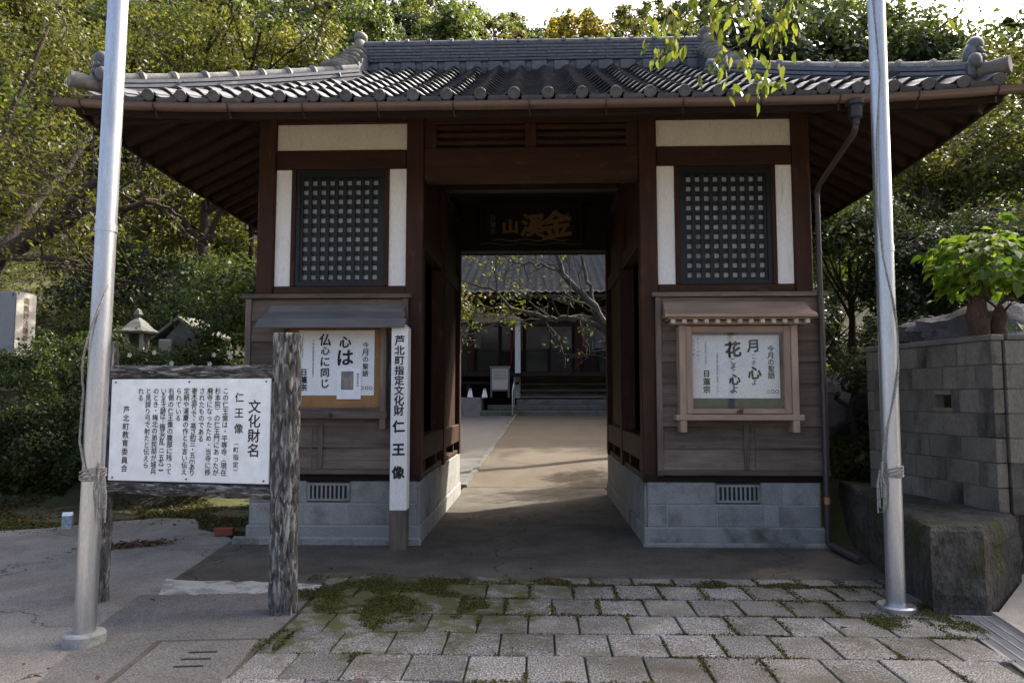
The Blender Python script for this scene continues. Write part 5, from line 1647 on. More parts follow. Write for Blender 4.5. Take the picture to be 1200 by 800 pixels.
for s in (-1, 1):
    g_.add([(s * 0.0, -0.42, 1.30), (s * 0.56, -0.42, 0.93), (s * 0.56, 0.42, 0.93), (0, 0.42, 1.30), (0, -0.42, 1.36), (s * 0.58, -0.42, 0.99), (s * 0.58, 0.42, 0.99), (0, 0.42, 1.36)],
           [(0, 1, 2, 3), (4, 7, 6, 5), (0, 4, 5, 1), (1, 5, 6, 2), (2, 6, 7, 3)])
g_.build('gable_roof', M['oldstone'], tb_)
MB().prism([(-0.36, 0.95), (0.36, 0.95), (0, 1.29)], -0.30, -0.26, Matrix(((1, 0, 0, 0), (0, 0, 1, 0), (0, 1, 0, 0), (0, 0, 0, 1)))).build('gable', M['oldstone'], tb_)
bx('door', M['ink'], tb_, -0.12, 0.12, -0.31, -0.302, 0.35, 0.8, 0)
tb2 = thing('grave_stone', 'pale upright grave stone beside the gabled grave house', 'grave', (-7.05, 13.7, 1.75), R(8))
MB().box(-0.22, 0.22, -0.2, 0.2, -0.2, 0.3, 0.02).build('base', M['oldstone'], tb2)
MB().box(-0.12, 0.12, -0.12, 0.12, 0.3, 0.92, 0.02).build('slab', M['stonepale'], tb2)

br_ = thing('brick', 'single red brick lying by the corner of the gate footing', 'brick', (-3.56, 8.36, 0.005), R(8))
MB().box(-0.10, 0.10, -0.05, 0.05, 0, 0.085, 0.008).build('brick_body', M['brick'], br_)
MB().box(-0.045, 0.045, -0.02, 0.02, 0.085, 0.087, 0).build('frog', M['brick'], br_)
cn = thing('litter_carton', 'small blue and white carton lying behind the flagpole on the left', 'carton', (-5.62, 8.72, -0.01), R(20))
MB().box(-0.055, 0.055, -0.04, 0.04, 0, 0.17, 0.006).build('carton_body', M['bluewrap'], cn)
MB().add([(-0.055, -0.04, 0.17), (0.055, -0.04, 0.17), (0.055, 0.04, 0.17), (-0.055, 0.04, 0.17), (-0.055, 0, 0.21), (0.055, 0, 0.21)], [(0, 1, 5, 4), (2, 3, 4, 5), (0, 4, 3), (1, 2, 5)]).build('folded_top', M['signwhite'], cn)
stump = thing('timber_stump', 'short dark timber stump behind the left flagpole', 'stump', (-5.30, 8.9, -0.03))
MB().box(-0.075, 0.075, -0.07, 0.07, 0, 0.52, 0.012).build('stump_body', M['darkz'], stump)
MB().box(-0.076, 0.076, -0.071, 0.071, 0.40, 0.44, 0.0).build('band', M['greyx'], stump)

# rocks
def rock(loc, r, label, seed):
    mb = MB(); mb.ball((0, 0, 0), 1.0, 40, 26)
    for v in mb.v:
        d = v.normalized()
        k = 1 + 0.35 * mnoise.noise(d * 1.6 + Vector((seed, 0, 0))) + 0.22 * abs(mnoise.noise(d * 4 + Vector((0, seed, 0)))) + 0.06 * mnoise.noise(d * 11)
        v.x, v.y, v.z = d.x * k * r[0], d.y * k * r[1], d.z * k * r[2]
    o = mb.build('garden_rock', M['rock'], None, True)
    o.location = Vector(loc)
    tag(o, label, 'rock', 'garden rocks')
rock((4.85, 8.0, 1.66), (0.85, 0.6, 0.40), 'grey boulder behind the wall under the lime-leaved pollard', 3)
rock((3.75, 9.6, 0.85), (0.45, 0.4, 0.4), 'small grey boulder between the gate and the block wall', 8)

# ------------------------------------------------------------------ trees and shrubs
def gz1(x, y): return float(ground_z(x, y))

def leafy_tree(name, label, loc, h, crown_c, crown_r, nclump, per, clump_r, leaf, aspect, mat, bark='bark', trunk_r=0.15, limbs=6, cat='tree', group=None, shell=0.45, lean=(0, 0), low=-0.55, kids=3, lev=1):
    t = thing(name, label, cat, loc, 0, group)
    mb = MB(); tips = []
    top = Vector((lean[0], lean[1], h * 0.55))
    pts = [Vector((0, 0, -0.3))]
    for k in range(1, 7):
        f = k / 6
        pts.append(Vector((lean[0] * f * f + rng.uniform(-1, 1) * 0.04 * h * 0.2, lean[1] * f * f + rng.uniform(-1, 1) * 0.04 * h * 0.2, h * 0.55 * f)))
    mb.tube(pts, [trunk_r * (1.25 if k == 0 else 1 - 0.09 * k) for k in range(7)], 9)
    cc = Vector(crown_c)
    for k in range(limbs):
        p = pts[rng.randint(3, 6)]
        a = rng.uniform(0, 2 * math.pi)
        tgt = cc + Vector((crown_r[0] * math.cos(a) * 0.8, crown_r[1] * math.sin(a) * 0.8, crown_r[2] * rng.uniform(-0.4, 0.7)))
        d = tgt - p
        grow(mb, p, d, d.length, trunk_r * 0.45, lev, tips, 0.16, 0.05, kids, 6, 0.7)
    mb.build('trunk', M[bark], t, True)
    P, N, Q = crown_pts(crown_c, crown_r, nclump, per, clump_r, shell, 0.7, 0.35, low)
    leaf_cloud('crown', P, N, leaf, aspect, M[mat], t, (0, 0, 0), 0.5, Q)
    return t

def shrub(name, label, loc, rad, nclump, per, clump_r, leaf, mat, group=None, cat='shrub', aspect=0.55):
    t = thing(name, label, cat, loc, 0, group)
    mb = MB(); tips = []
    for k in range(5):
        a = rng.uniform(0, 6.28)
        grow(mb, (0, 0, -0.1), (math.cos(a) * 0.6, math.sin(a) * 0.6, 1), rad[2] * 1.2, 0.03, 1, tips, 0.2, 0.1, 3, 5, 0.6)
    mb.build('stems', M['bark'], t, True)
    P, N, Q = crown_pts((0, 0, rad[2] * 0.55), rad, nclump, per, clump_r, 0.55, 0.8, 0.4, -0.35)
    leaf_cloud('foliage', P, N, leaf, aspect, M[mat], t, (0, 0, 0), 0.5, Q)
    return t

# --- hillside forest: one mass
FP, FN, FQ, FR = [], [], [], []
tr = random.Random(5)
ftrunks = MB()
cnt = 0
kinds = {'lf_dark': [], 'lf_green': [], 'lf_olive': [], 'lf_bamboo': []}
for row in range(17):
    y = 44 + row * 6.6 + (row * row) * 0.06
    half = 0.95 * y + 6
    step = 4.6 + row * 0.12
    x = -half
    while x < half:
        xx, yy = x + tr.uniform(-1.6, 1.6), y + tr.uniform(-2.5, 2.5)
        x += step
        # only what the valley can see past the gate
        z = gz1(xx, yy)
        hgt = tr.uniform(6.5, 10.5)
        R_ = np.array([tr.uniform(2.4, 3.6), tr.uniform(2.4, 3.6), hgt * 0.42])
        dens = 1.0 if row < 9 else 0.75
        P, N, Q = crown_pts((xx, yy, z + hgt * 0.6), R_, int(26 * dens), 34, 1.15, 0.5, 0.7, 0.4, -0.3)
        v = mnoise.noise(Vector((xx * 0.06, yy * 0.06, 1))) + tr.uniform(-0.35, 0.35)
        key = 'lf_dark' if v < -0.25 else ('lf_green' if v < 0.0 else ('lf_olive' if v < 0.28 else 'lf_bamboo'))
        kinds[key].append((P, N, Q))
        cnt += 1
for key, lst in kinds.items():
    if not lst: continue
    P = np.concatenate([a[0] for a in lst]); N = np.concatenate([a[1] for a in lst]); Q = np.concatenate([a[2] for a in lst])
    o = leaf_cloud('hillside_forest', P, N, 0.62, 0.62, M[key], None, (0, 0, 0), 0.4, Q)
    nm = {'lf_dark': 'dark evergreen', 'lf_green': 'mid green', 'lf_olive': 'olive', 'lf_bamboo': 'pale bamboo'}[key]
    tag(o, nm + ' tree mass covering the steep hillside behind the gate', 'forest', 'forest on the hillside', 'stuff')

def leaf8_cloud(name, P, Nrm, T, size, aspect, mat, parent=None, jit=0.45, rnd=None, fold=0.16, droop=0.25):
    """larger leaves with a midrib fold and a drooping tip"""
    n = len(P)
    P = np.asarray(P, float); Nrm = np.asarray(Nrm, float); T = np.asarray(T, float)
    Nrm /= np.linalg.norm(Nrm, axis=1, keepdims=True) + 1e-9
    T = T - Nrm * (T * Nrm).sum(1, keepdims=True)
    T /= np.linalg.norm(T, axis=1, keepdims=True) + 1e-9
    B = np.cross(Nrm, T)
    L = size * (1 + jit * NP.uniform(-1, 1, (n, 1))); W = L * aspect
    def pt(t, w, f): return P + T * L * t + B * W * w + Nrm * (W * f - L * droop * t * t)
    v = np.stack([pt(0, 0, 0), pt(0.28, -0.46, fold), pt(0.28, 0.46, fold), pt(0.30, 0, 0), pt(0.66, -0.36, fold), pt(0.66, 0.36, fold), pt(0.68, 0, 0), pt(1.0, 0, 0)], 1)
    q = np.array([(0, 2, 3, 1), (1, 3, 6, 4), (3, 2, 5, 6), (4, 6, 5, 7)])
    f = (np.arange(n)[:, None, None] * 8 + q[None]).reshape(-1, 4)
    r = NP.uniform(0, 1, n) if rnd is None else rnd
    me = mesh_np(name, v.reshape(-1, 3), f, mat, True, np.repeat(r, 4))
    return link(name, me, parent)

# --- trees standing behind the gate and on the hill, each its own thing
HILL = 'trees behind the gate'
def hilltree(name, label, x, y, h, r, mat, leaf=0.55, ncl=60, per=70, cr=1.2, asp=0.6, tr_=0.35, dz=0.0, shell=0.45):
    z = gz1(x, y)
    return leafy_tree(name, label, (x, y, z + dz), h, (0, 0, h * 0.62), (r, r, h * 0.40), ncl, per, cr, leaf, asp, mat, 'bark', tr_, 6, 'tree', HILL, shell)

hilltree('bamboo_clump', 'golden bamboo clump rising behind the middle of the roof ridge', 6.5, 126, 13, 6.5, 'lf_gold', 0.75, 60, 60, 1.9)
hilltree('bamboo_clump', 'small golden bamboo clump left of the larger golden one on the skyline', -3.0, 120, 10, 3.2, 'lf_gold', 0.7, 30, 50, 1.6)
hilltree('bamboo_clump', 'feathery pale green bamboo behind the ridge end on the left', -22, 90, 15, 4.5, 'lf_bamboo', 0.55, 70, 70, 1.5)
hilltree('bamboo_clump', 'feathery pale green bamboo, nearer the middle of the ridge', -12, 100, 14, 4.5, 'lf_bamboo', 0.6, 60, 70, 1.6)
hilltree('evergreen_tree', 'dark rounded evergreen behind the corner ridge on the left', -16.5, 50, 16, 4.2, 'lf_dark', 0.36, 110, 110, 1.15)
hilltree('evergreen_tree', 'dark broad evergreen close behind the ridge end on the right', 10.0, 33, 11.5, 4.2, 'lf_dark', 0.30, 120, 130, 1.1, 0.55)
hilltree('broadleaf_tree', 'grey-green broadleaf tree between the ridge end and the right flagpole', 16.5, 34, 9.5, 4.2, 'lf_green', 0.30, 130, 130, 1.15, 0.55)
hilltree('broadleaf_tree', 'olive broadleaf tree behind the corner ornament on the right', 22.5, 36, 5.2, 3.4, 'lf_olive', 0.30, 110, 130, 1.1, 0.55)
hilltree('broadleaf_tree', 'mid green tree behind the hall, right of the golden bamboo', 4.5, 47, 19, 5.0, 'lf_green', 0.38, 110, 110, 1.25)
# tall tree added out of view to the right so its crown shades the forecourt
x, y = 14.2, 15.0
leafy_tree('evergreen_tree', 'added tall dark evergreen beyond the block wall, shading the forecourt', (x, y, gz1(x, y)), 14.0, (0, 0, 8.8), (3.3, 3.0, 3.7), 120, 110, 0.95, 0.26, 0.55, 'lf_dark', 'bark', 0.3, 6, 'tree', HILL)

# --- left side
leafy_tree('cherry_tree', 'yellow-green tree rising behind the roof by the left corner ridge', (-8.2, 17.5, gz1(-8.2, 17.5)), 9.5, (0.6, 0, 6.0), (3.9, 3.0, 2.6), 190, 240, 0.62, 0.105, 0.5, 'lf_yellow', 'bark', 0.16, 9, 'tree', 'trees on the left bank', lev=2)
leafy_tree('cherry_tree', 'olive leaved tree filling the top corner beyond the left flagpole', (-13.5, 15.5, gz1(-13.5, 15.5)), 10, (1.0, 0, 5.6), (4.0, 3.2, 3.6), 150, 200, 0.62, 0.105, 0.5, 'lf_olive', 'bark', 0.11, 9, 'tree', 'trees on the left bank', lev=2)
leafy_tree('cherry_tree', 'low yellowish tree on the bank under the left eave', (-8.6, 21.5, gz1(-8.6, 21.5)), 5.2, (1.0, 0, 2.4), (5.0, 3.0, 2.2), 170, 220, 0.6, 0.105, 0.5, 'lf_yellow', 'bark', 0.13, 9, 'tree', 'trees on the left bank', lev=2)
leafy_tree('cherry_tree', 'olive tree on the bank seen between the left flagpole and the memorial stone', (-13.2, 21.0, gz1(-13.2, 21.0)), 5.5, (0, 0, 2.9), (4.2, 3.0, 2.2), 130, 200, 0.6, 0.105, 0.5, 'lf_olive', 'bark', 0.13, 9, 'tree', 'trees on the left bank', lev=2)
leafy_tree('garden_tree', 'slim dark green tree close to the left side of the gate', (-5.0, 13.2, gz1(-5.0, 13.2)), 3.6, (-0.2, 0, 1.9), (1.25, 1.2, 1.55), 70, 150, 0.42, 0.085, 0.55, 'lf_green', 'bark', 0.06, 6, 'tree', 'trees on the left bank', lev=2)
leafy_tree('garden_tree', 'round dark shrub-like tree behind the left flagpole above the graves', (-10.0, 18.0, gz1(-10.0, 18.0)), 2.8, (0, 0, 1.2), (2.4, 1.8, 1.25), 90, 130, 0.5, 0.11, 0.55, 'lf_dark', 'bark', 0.07, 5, 'tree', 'trees on the left bank')
leafy_tree('garden_tree', 'dark shrub-like tree behind the grave house', (-7.2, 16.0, gz1(-7.2, 16.0)), 2.6, (0, 0, 1.2), (1.9, 1.4, 1.2), 80, 130, 0.45, 0.10, 0.55, 'lf_dark', 'bark', 0.06, 5, 'tree', 'trees on the left bank')

# old cherry with long dark limbs reaching in from the left
oc = thing('old_cherry_tree', 'old cherry with long dark bare limbs reaching in from the left edge', 'tree', (-8.6, 9.6, -0.03), 0, 'trees on the left bank')
mb = MB(); tips = []
O = Vector((-8.6, 9.6, -0.03))
limbs = [[(-8.6, 9.6, -0.3), (-8.4, 9.6, 1.2), (-7.9, 9.55, 2.6), (-7.2, 9.5, 3.45), (-6.5, 9.45, 3.8)],
         [(-6.5, 9.45, 3.8), (-6.1, 9.4, 4.25), (-5.8, 9.4, 4.5), (-5.5, 9.3, 4.75)],
         [(-6.5, 9.45, 3.8), (-5.9, 9.3, 4.0), (-5.6, 9.4, 4.05), (-5.2, 9.6, 4.2), (-4.9, 9.8, 4.05)],
         [(-7.2, 9.5, 3.45), (-6.2, 9.2, 3.35), (-5.6, 9.3, 3.15), (-5.0, 9.4, 3.0)],
         [(-7.6, 9.5, 3.1), (-7.2, 10.2, 4.4), (-6.9, 10.8, 5.6), (-6.8, 11.2, 7.0)],
         [(-8.2, 9.6, 2.0), (-8.3, 10.0, 3.8), (-8.0, 10.5, 5.6), (-7.7, 10.9, 7.4)]]
rads = [(0.22, 0.19, 0.16, 0.13, 0.10), (0.075, 0.06, 0.045, 0.03), (0.075, 0.055, 0.04, 0.03, 0.018), (0.045, 0.035, 0.025, 0.012), (0.07, 0.05, 0.035, 0.02), (0.09, 0.065, 0.045, 0.025)]
for L_, r_ in zip(limbs, rads):
    pts = [Vector(p) - O for p in L_]
    # smooth resample
    sm_p, sm_r = [], []
    for i in range(len(pts) - 1):
        a, b_ = pts[i], pts[i + 1]
        pa = pts[i - 1] if i else a - (b_ - a); pb = pts[i + 2] if i + 2 < len(pts) else b_ + (b_ - a)
        for k in range(4):
            t = k / 4
            sm_p.append(0.5 * ((2 * a) + (b_ - pa) * t + (2 * pa - 5 * a + 4 * b_ - pb) * t * t + (3 * a - pa - 3 * b_ + pb) * t ** 3) + Vector((rng.uniform(-1, 1), rng.uniform(-1, 1), rng.uniform(-1, 1))) * 0.02)
            sm_r.append(r_[i] * (1 - t) + r_[i + 1] * t)
    sm_p.append(pts[-1]); sm_r.append(r_[-1])
    mb.tube(sm_p, sm_r, 9)
    if L_ is limbs[0]: continue
    for k in range(9):
        i = rng.randint(3, len(sm_p) - 1)
        d = Vector((rng.uniform(-0.8, 0.35), rng.uniform(-1, 1), rng.uniform(-0.4, 0.9)))
        grow(mb, sm_p[i], d, rng.uniform(0.5, 1.2), min(0.018, sm_r[i] * 0.6), 2, tips, 0.22, 0.05, 3, 6, 0.8, 0.003)
mb.build('trunk', M['bark'], oc, True)
P, N, Q = [], [], []
for (p, d) in tips:
    if rng.random() < 0.55 or p.z > 5.0:
        k = rng.randint(4, 11)
        P.append(np.array(p)[None] + NP.normal(size=(k, 3)) * 0.13); N.append(NP.normal(size=(k, 3)) * 0.6 + np.array([0, 0, 0.7])); Q.append(np.full(k, NP.uniform(0.2, 0.9)))
P2, N2, Q2 = crown_pts((1.0, 1.2, 6.8), (3.0, 2.2, 1.7), 45, 70, 0.38, 0.35, 0.7)
leaf_cloud('crown', np.concatenate(P + [P2]), np.concatenate(N + [N2]), 0.075, 0.45, M['lf_olive'], oc, (0, 0, 0), 0.35, np.concatenate(Q + [Q2]))

LS = 'shrubs below the graves on the left'
for (x, y, rad, mat, lab) in ((-6.2, 10.9, (0.95, 0.8, 0.95), 'lf_green', 'bushy green shrub right behind the left flagpole'), (-7.6, 11.0, (0.95, 0.8, 1.0), 'lf_green', 'bushy green shrub at the left edge, nearer the flagpole of two'),
                              (-9.0, 11.4, (0.9, 0.8, 0.75), 'lf_dark', 'dark shrub at the far left edge below the memorial stone'), (-8.1, 12.6, (1.2, 0.9, 0.75), 'lf_green', 'spreading shrub beside the memorial stone base'),
                              (-6.9, 12.4, (0.8, 0.6, 0.55), 'lf_green', 'leafy shrub with white flowers before the stone lantern'), (-5.9, 12.5, (0.75, 0.6, 0.55), 'lf_green', 'leafy shrub before the gabled grave house'),
                              (-5.0, 11.6, (0.7, 0.6, 0.75), 'lf_dark', 'dark shrub behind the log sign nearest the gate'), (-9.6, 12.9, (1.2, 0.9, 0.5), 'lf_green', 'shrub directly in front of the memorial stone'),
                              (-8.9, 15.0, (1.3, 1.0, 1.1), 'lf_olive', 'olive shrub on the terrace between memorial stone and lantern')):
    z = gz1(x, y)
    shrub('shrub', lab, (x, y, z - 0.1), rad, 70, 120, 0.24, 0.055, mat, LS)
fw = thing('white_flowers', 'small white flowers dotted on the shrub before the stone lantern', 'flowers', (-6.9, 12.2, gz1(-6.9, 12.2)))
for k in range(9):
    f_ = MB(); x, z = rng.uniform(-0.3, 1.9), rng.uniform(0.45, 0.75)
    for q in range(5):
        a = q * 2 * math.pi / 5
        f_.add([(x, -0.42, z), (x + 0.034 * math.cos(a - 0.5), -0.43, z + 0.034 * math.sin(a - 0.5)), (x + 0.042 * math.cos(a), -0.44, z + 0.042 * math.sin(a)), (x + 0.034 * math.cos(a + 0.5), -0.43, z + 0.034 * math.sin(a + 0.5))], [(0, 1, 2, 3)])
    f_.build('flower', M['flower'], fw)

# --- right side garden
RS = 'garden plants on the right'
leafy_tree('garden_tree', 'dark green garden tree between the downpipe and the right flagpole', (4.75, 11.2, gz1(4.75, 11.2)), 3.4, (-0.1, 0, 2.15), (1.1, 1.0, 0.75), 60, 150, 0.36, 0.075, 0.55, 'lf_green', 'bark', 0.065, 7, 'tree', RS, lev=2)
leafy_tree('garden_tree', 'broad green garden tree behind the block wall and the pollard', (6.9, 10.6, gz1(6.9, 10.6)), 3.2, (0, 0, 1.75), (1.9, 1.3, 0.8), 110, 150, 0.40, 0.075, 0.55, 'lf_green', 'bark', 0.075, 8, 'tree', RS, lev=2)
leafy_tree('garden_tree', 'green garden tree just right of the right flagpole', (5.4, 10.4, gz1(5.4, 10.4)), 2.6, (0, 0, 1.35), (0.85, 0.8, 0.8), 60, 140, 0.34, 0.07, 0.55, 'lf_dark', 'bark', 0.06, 7, 'tree', RS, lev=2)
leafy_tree('cherry_tree', 'yellow autumn tree on the bank beyond the right eave', (9.0, 17.0, gz1(9.0, 17.0)), 6.0, (0.8, 0, 2.9), (4.2, 2.8, 2.1), 200, 210, 0.58, 0.105, 0.5, 'lf_yellow', 'bark', 0.14, 11, 'tree', RS, lev=2, shell=0.3)
leafy_tree('cherry_tree', 'yellow autumn tree low behind the right flagpole', (6.6, 16.5, gz1(6.6, 16.5)), 5.0, (0, 0, 2.4), (2.6, 2.0, 1.9), 100, 140, 0.6, 0.13, 0.5, 'lf_olive', 'bark', 0.10, 9, 'tree', RS, lev=2)
leafy_tree('cherry_tree', 'olive tree filling the bank at the right edge', (13.0, 19.5, gz1(13.0, 19.5)), 7.0, (0, 0, 3.2), (3.6, 2.4, 2.6), 120, 140, 0.75, 0.15, 0.5, 'lf_olive', 'bark', 0.14, 9, 'tree', RS, lev=2)
for (x, y, rad, mat, lab) in ((4.05, 10.2, (0.6, 0.6, 0.85), 'lf_green', 'leafy shrub low between the gate and the block wall'), (4.4, 12.4, (1.0, 0.8, 1.1), 'lf_dark', 'dark shrub farther back between the gate and the block wall'),
                              (4.0, 9.2, (0.35, 0.35, 0.4), 'lf_bamboo', 'pale sunlit ground shrub beside the downpipe'), (5.6, 8.6, (0.8, 0.5, 0.45), 'lf_green', 'low shrub by the boulder behind the wall'),
                              (4.6, 9.0, (0.5, 0.4, 0.5), 'lf_dark', 'dark shrub behind the wall by the right flagpole'),
                              (5.6, 14.0, (1.3, 0.8, 1.3), 'lf_green', 'tall shrub on the bank just left of the right flagpole'), (7.6, 13.6, (1.4, 0.9, 1.4), 'lf_olive', 'olive shrub on the bank right of the right flagpole'),
                              (9.8, 13.8, (1.5, 0.9, 1.4), 'lf_green', 'shrub on the bank at the right edge above the pollard')):
    shrub('shrub', lab, (x, y, gz1(x, y) - 0.05), rad, 60, 110, 0.2, 0.055, mat, RS)
# twisted bare stems
tw = thing('twisted_shrub', 'bare looping twisted stems between the gate and the block wall', 'shrub', (3.95, 9.0, gz1(3.95, 9.0)), 0, RS)
mb = MB()
for k in range(9):
    cx, cz_, rr = rng.uniform(-0.25, 0.35), rng.uniform(0.55, 1.15), rng.uniform(0.18, 0.42)
    a0 = rng.uniform(0, 360)
    mb.tube([(cx + rr * 1.2 * math.cos(R(a0 + a)), rng.uniform(-0.05, 0.05), cz_ + 0.5 * rr * math.sin(R(a0 + a))) for a in range(0, 220, 20)], [0.032 - 0.0018 * q for q in range(11)], 7)
for x in (-0.15, 0.12): mb.tube([(x, 0, -0.2), (x + 0.05, 0.02, 0.3), (x - 0.05, 0, 0.8), (x + 0.1, 0, 1.3)], [0.06, 0.05, 0.045, 0.03], 8)
mb.build('stems', M['bark'], tw, True)
P, N, Q = crown_pts((0.1, 0.1, 1.3), (0.5, 0.4, 0.35), 24, 60, 0.16)
leaf_cloud('foliage', P, N, 0.05, 0.5, M['lf_green'], tw, (0, 0, 0), 0.3, Q)

# lime-leaved pollard on the wall
pt_ = thing('pollard_shrub', 'bright lime-leaved pollard shrub on a thick stump above the block wall', 'shrub', (4.12, 6.95, 1.72))
mb = MB()
mb.tube([(-0.03 * k / 11 + 0.01 * math.sin(k), 0, -0.3 + 0.1 * k) for k in range(12)], [0.13 - 0.006 * k for k in range(11)] + [0.03], 22)
mb.tube([(0.10 + 0.012 * k, 0.04, -0.3 + 0.1 * k) for k in range(11)], [0.12 - 0.006 * k for k in range(10)] + [0.02], 20)
tips = []
for k in range(12):
    a = rng.uniform(0, 6.28)
    grow(mb, (rng.uniform(-0.08, 0.2), 0, rng.uniform(0.5, 0.8)), (math.cos(a), math.sin(a) * 0.8, rng.uniform(0.2, 1.6)), rng.uniform(0.3, 0.6), 0.014, 1, tips, 0.2, 0.1, 3, 5, 0.6, 0.003)
for v in mb.v:
    if v.z < 0.85: v += Vector((mnoise.noise(v * 7), mnoise.noise(v * 7 + Vector((5, 0, 0))), 0)) * 0.055
mb.build('trunk', M['barkred'], pt_, True)
P, N, T = [], [], []
for _ in range(760):
    d = Vector((rng.gauss(0, 1), rng.gauss(0, 1), rng.gauss(0, 1))).normalized()
    if d.z < -0.55: continue
    r_ = rng.uniform(0.4, 1.0) ** 0.5 * (1 + 0.55 * mnoise.noise(d * 2.1 + Vector((4.0, 1.0, 2.0))))
    c = Vector((0.08 + d.x * 0.46 * r_, d.y * 0.42 * r_, 1.02 + d.z * 0.42 * r_ + 0.05 * mnoise.noise(d * 3)))
    P.append(c); N.append(d * 0.5 + Vector((0, 0, 0.9)) + Vector((rng.gauss(0, 0.3), rng.gauss(0, 0.3), 0)))
    T.append(Vector((d.x, d.y, -0.5)) + Vector((rng.gauss(0, 0.4), rng.gauss(0, 0.4), 0)))
for _ in range(22):
    P.append(Vector((rng.uniform(0.1, 0.5), -0.25, rng.uniform(0.3, 0.5)))); N.append(Vector((rng.gauss(0, 0.3), -0.4, 0.8))); T.append(Vector((rng.gauss(0, 0.6), -0.6, -0.3)))
leaf8_cloud('crown', P, N, T, 0.105, 0.80, M['lf_bright'], pt_)

# --- cherry branch hanging in from above, with its tree beyond the right of the picture
ch = thing('cherry_tree', 'cherry tree whose leafy twigs hang into the top of the view over the roof', 'tree', (5.8, 2.7, 0.0), 0)
mb = MB(); O = Vector((5.8, 2.7, 0.0))
mb.tube([Vector(p) - O for p in ((5.8, 2.7, -0.2), (5.7, 2.7, 1.2), (5.5, 2.8, 2.6), (5.0, 3.0, 3.8), (4.2, 3.3, 4.6), (3.2, 3.6, 5.0), (2.2, 3.8, 4.9), (1.5, 3.95, 4.55))], [0.2, 0.17, 0.15, 0.12, 0.09, 0.06, 0.035, 0.016], 10)
twigs = [[(2.2, 3.8, 4.9), (1.75, 3.95, 4.3), (1.48, 4.0, 3.85), (1.36, 4.0, 3.55), (1.25, 4.0, 3.33)],
         [(1.75, 3.95, 4.3), (1.3, 4.0, 3.9), (1.05, 4.0, 3.72), (0.85, 4.0, 3.62), (0.70, 4.0, 3.46)],
         [(1.5, 3.95, 4.55), (1.1, 3.9, 4.1), (0.85, 3.95, 3.8), (0.72, 4.0, 3.66)],
         [(1.48, 4.0, 3.85), (1.30, 4.05, 3.66), (1.12, 4.05, 3.52), (1.00, 4.05, 3.42)],
         [(3.2, 3.6, 5.0), (2.75, 3.9, 4.4), (2.45, 4.0, 3.9), (2.33, 4.0, 3.66)]]
leafs = []
for tw_ in twigs:
    pts = [Vector(p) - O for p in tw_]
    fine = []
    for i in range(len(pts) - 1):
        for k in range(4): fine.append(pts[i].lerp(pts[i + 1], k / 4) + Vector((rng.gauss(0, 1), rng.gauss(0, 1), rng.gauss(0, 1))) * 0.012)
    fine.append(pts[-1])
    mb.tube(fine, [0.008 - 0.0055 * i / (len(fine) - 1) for i in range(len(fine))], 5)
    leafs.append(fine)
mb.build('trunk', M['bark'], ch, True)
P, N, T = [], [], []
def hang_leaves(p, k, sp):
    for _ in range(k):
        P.append(p + Vector((rng.gauss(0, sp), rng.gauss(0, sp), rng.gauss(0, sp * 0.8))))
        a = rng.uniform(0, 6.28)
        N.append(Vector((math.cos(a), math.sin(a), rng.uniform(-0.1, 0.9))))
        T.append(Vector((rng.gauss(-0.15, 0.45), rng.gauss(0, 0.4), -1 + rng.gauss(0, 0.35))))
for q, fine in enumerate(leafs):
    st_ = 6 if q < 4 else 11
    for i in range(st_, len(fine)):
        hang_leaves(fine[i], rng.randint(1, 4) if q < 4 else 1, 0.04)
for (x, z, k) in ((0.70, 3.43, 13), (0.72, 3.62, 14), (0.98, 3.66, 22), (1.10, 3.60, 14), (1.33, 3.56, 26), (1.27, 3.66, 14), (1.40, 3.68, 12), (1.20, 3.40, 9), (1.26, 3.26, 12), (1.12, 3.28, 5), (1.32, 3.28, 7), (1.0, 3.40, 5)):
    hang_leaves(Vector((x, 4.0, z + 0.04)) - O, k, 0.045)
leaf8_cloud('leaves', P, N, T, 0.072, 0.46, M['lf_cherry'], ch, 0.3, None, 0.12, 0.2)
P2, N2, Q2 = crown_pts((0.6, -0.4, 6.2), (3.2, 2.6, 1.6), 110, 45, 0.5, 0.35, 0.7)
leaf_cloud('crown', P2, N2, 0.10, 0.45, M['lf_cherry'], ch, (0, 0, 0), 0.3, Q2)

# --- bare tree in the courtyard
bt = thing('bare_tree', 'lichened bare tree with spreading twigs before the hall in the courtyard', 'tree', (2.6, 17.0, gz1(0, 17.0)))
O = Vector((2.6, 17.0, gz1(0, 17.0)))
mb = MB(); tips = []
limbs = [([(2.6, 17.0, 0.1), (2.45, 17.0, 1.4), (2.1, 17.0, 2.5), (1.62, 17.0, 3.15), (1.2, 17.0, 3.82), (0.62, 17.0, 4.45), (0.30, 17.0, 5.45)], (0.17, 0.15, 0.14, 0.12, 0.09, 0.06, 0.03)),
         ([(1.62, 17.0, 3.15), (1.2, 16.9, 3.33), (0.7, 16.8, 3.38), (0.2, 16.8, 3.37), (-0.6, 16.7, 3.62), (-1.1, 16.7, 4.05), (-1.8, 16.6, 4.28)], (0.09, 0.075, 0.06, 0.05, 0.038, 0.026, 0.012)),
         ([(1.35, 17.0, 3.6), (1.15, 17.1, 4.3), (1.1, 17.2, 5.0), (1.15, 17.2, 5.8)], (0.06, 0.045, 0.035, 0.02)),
         ([(0.62, 17.0, 4.45), (0.1, 17.1, 4.7), (-0.5, 17.1, 4.75), (-1.2, 17.0, 5.1)], (0.04, 0.03, 0.022, 0.01))]
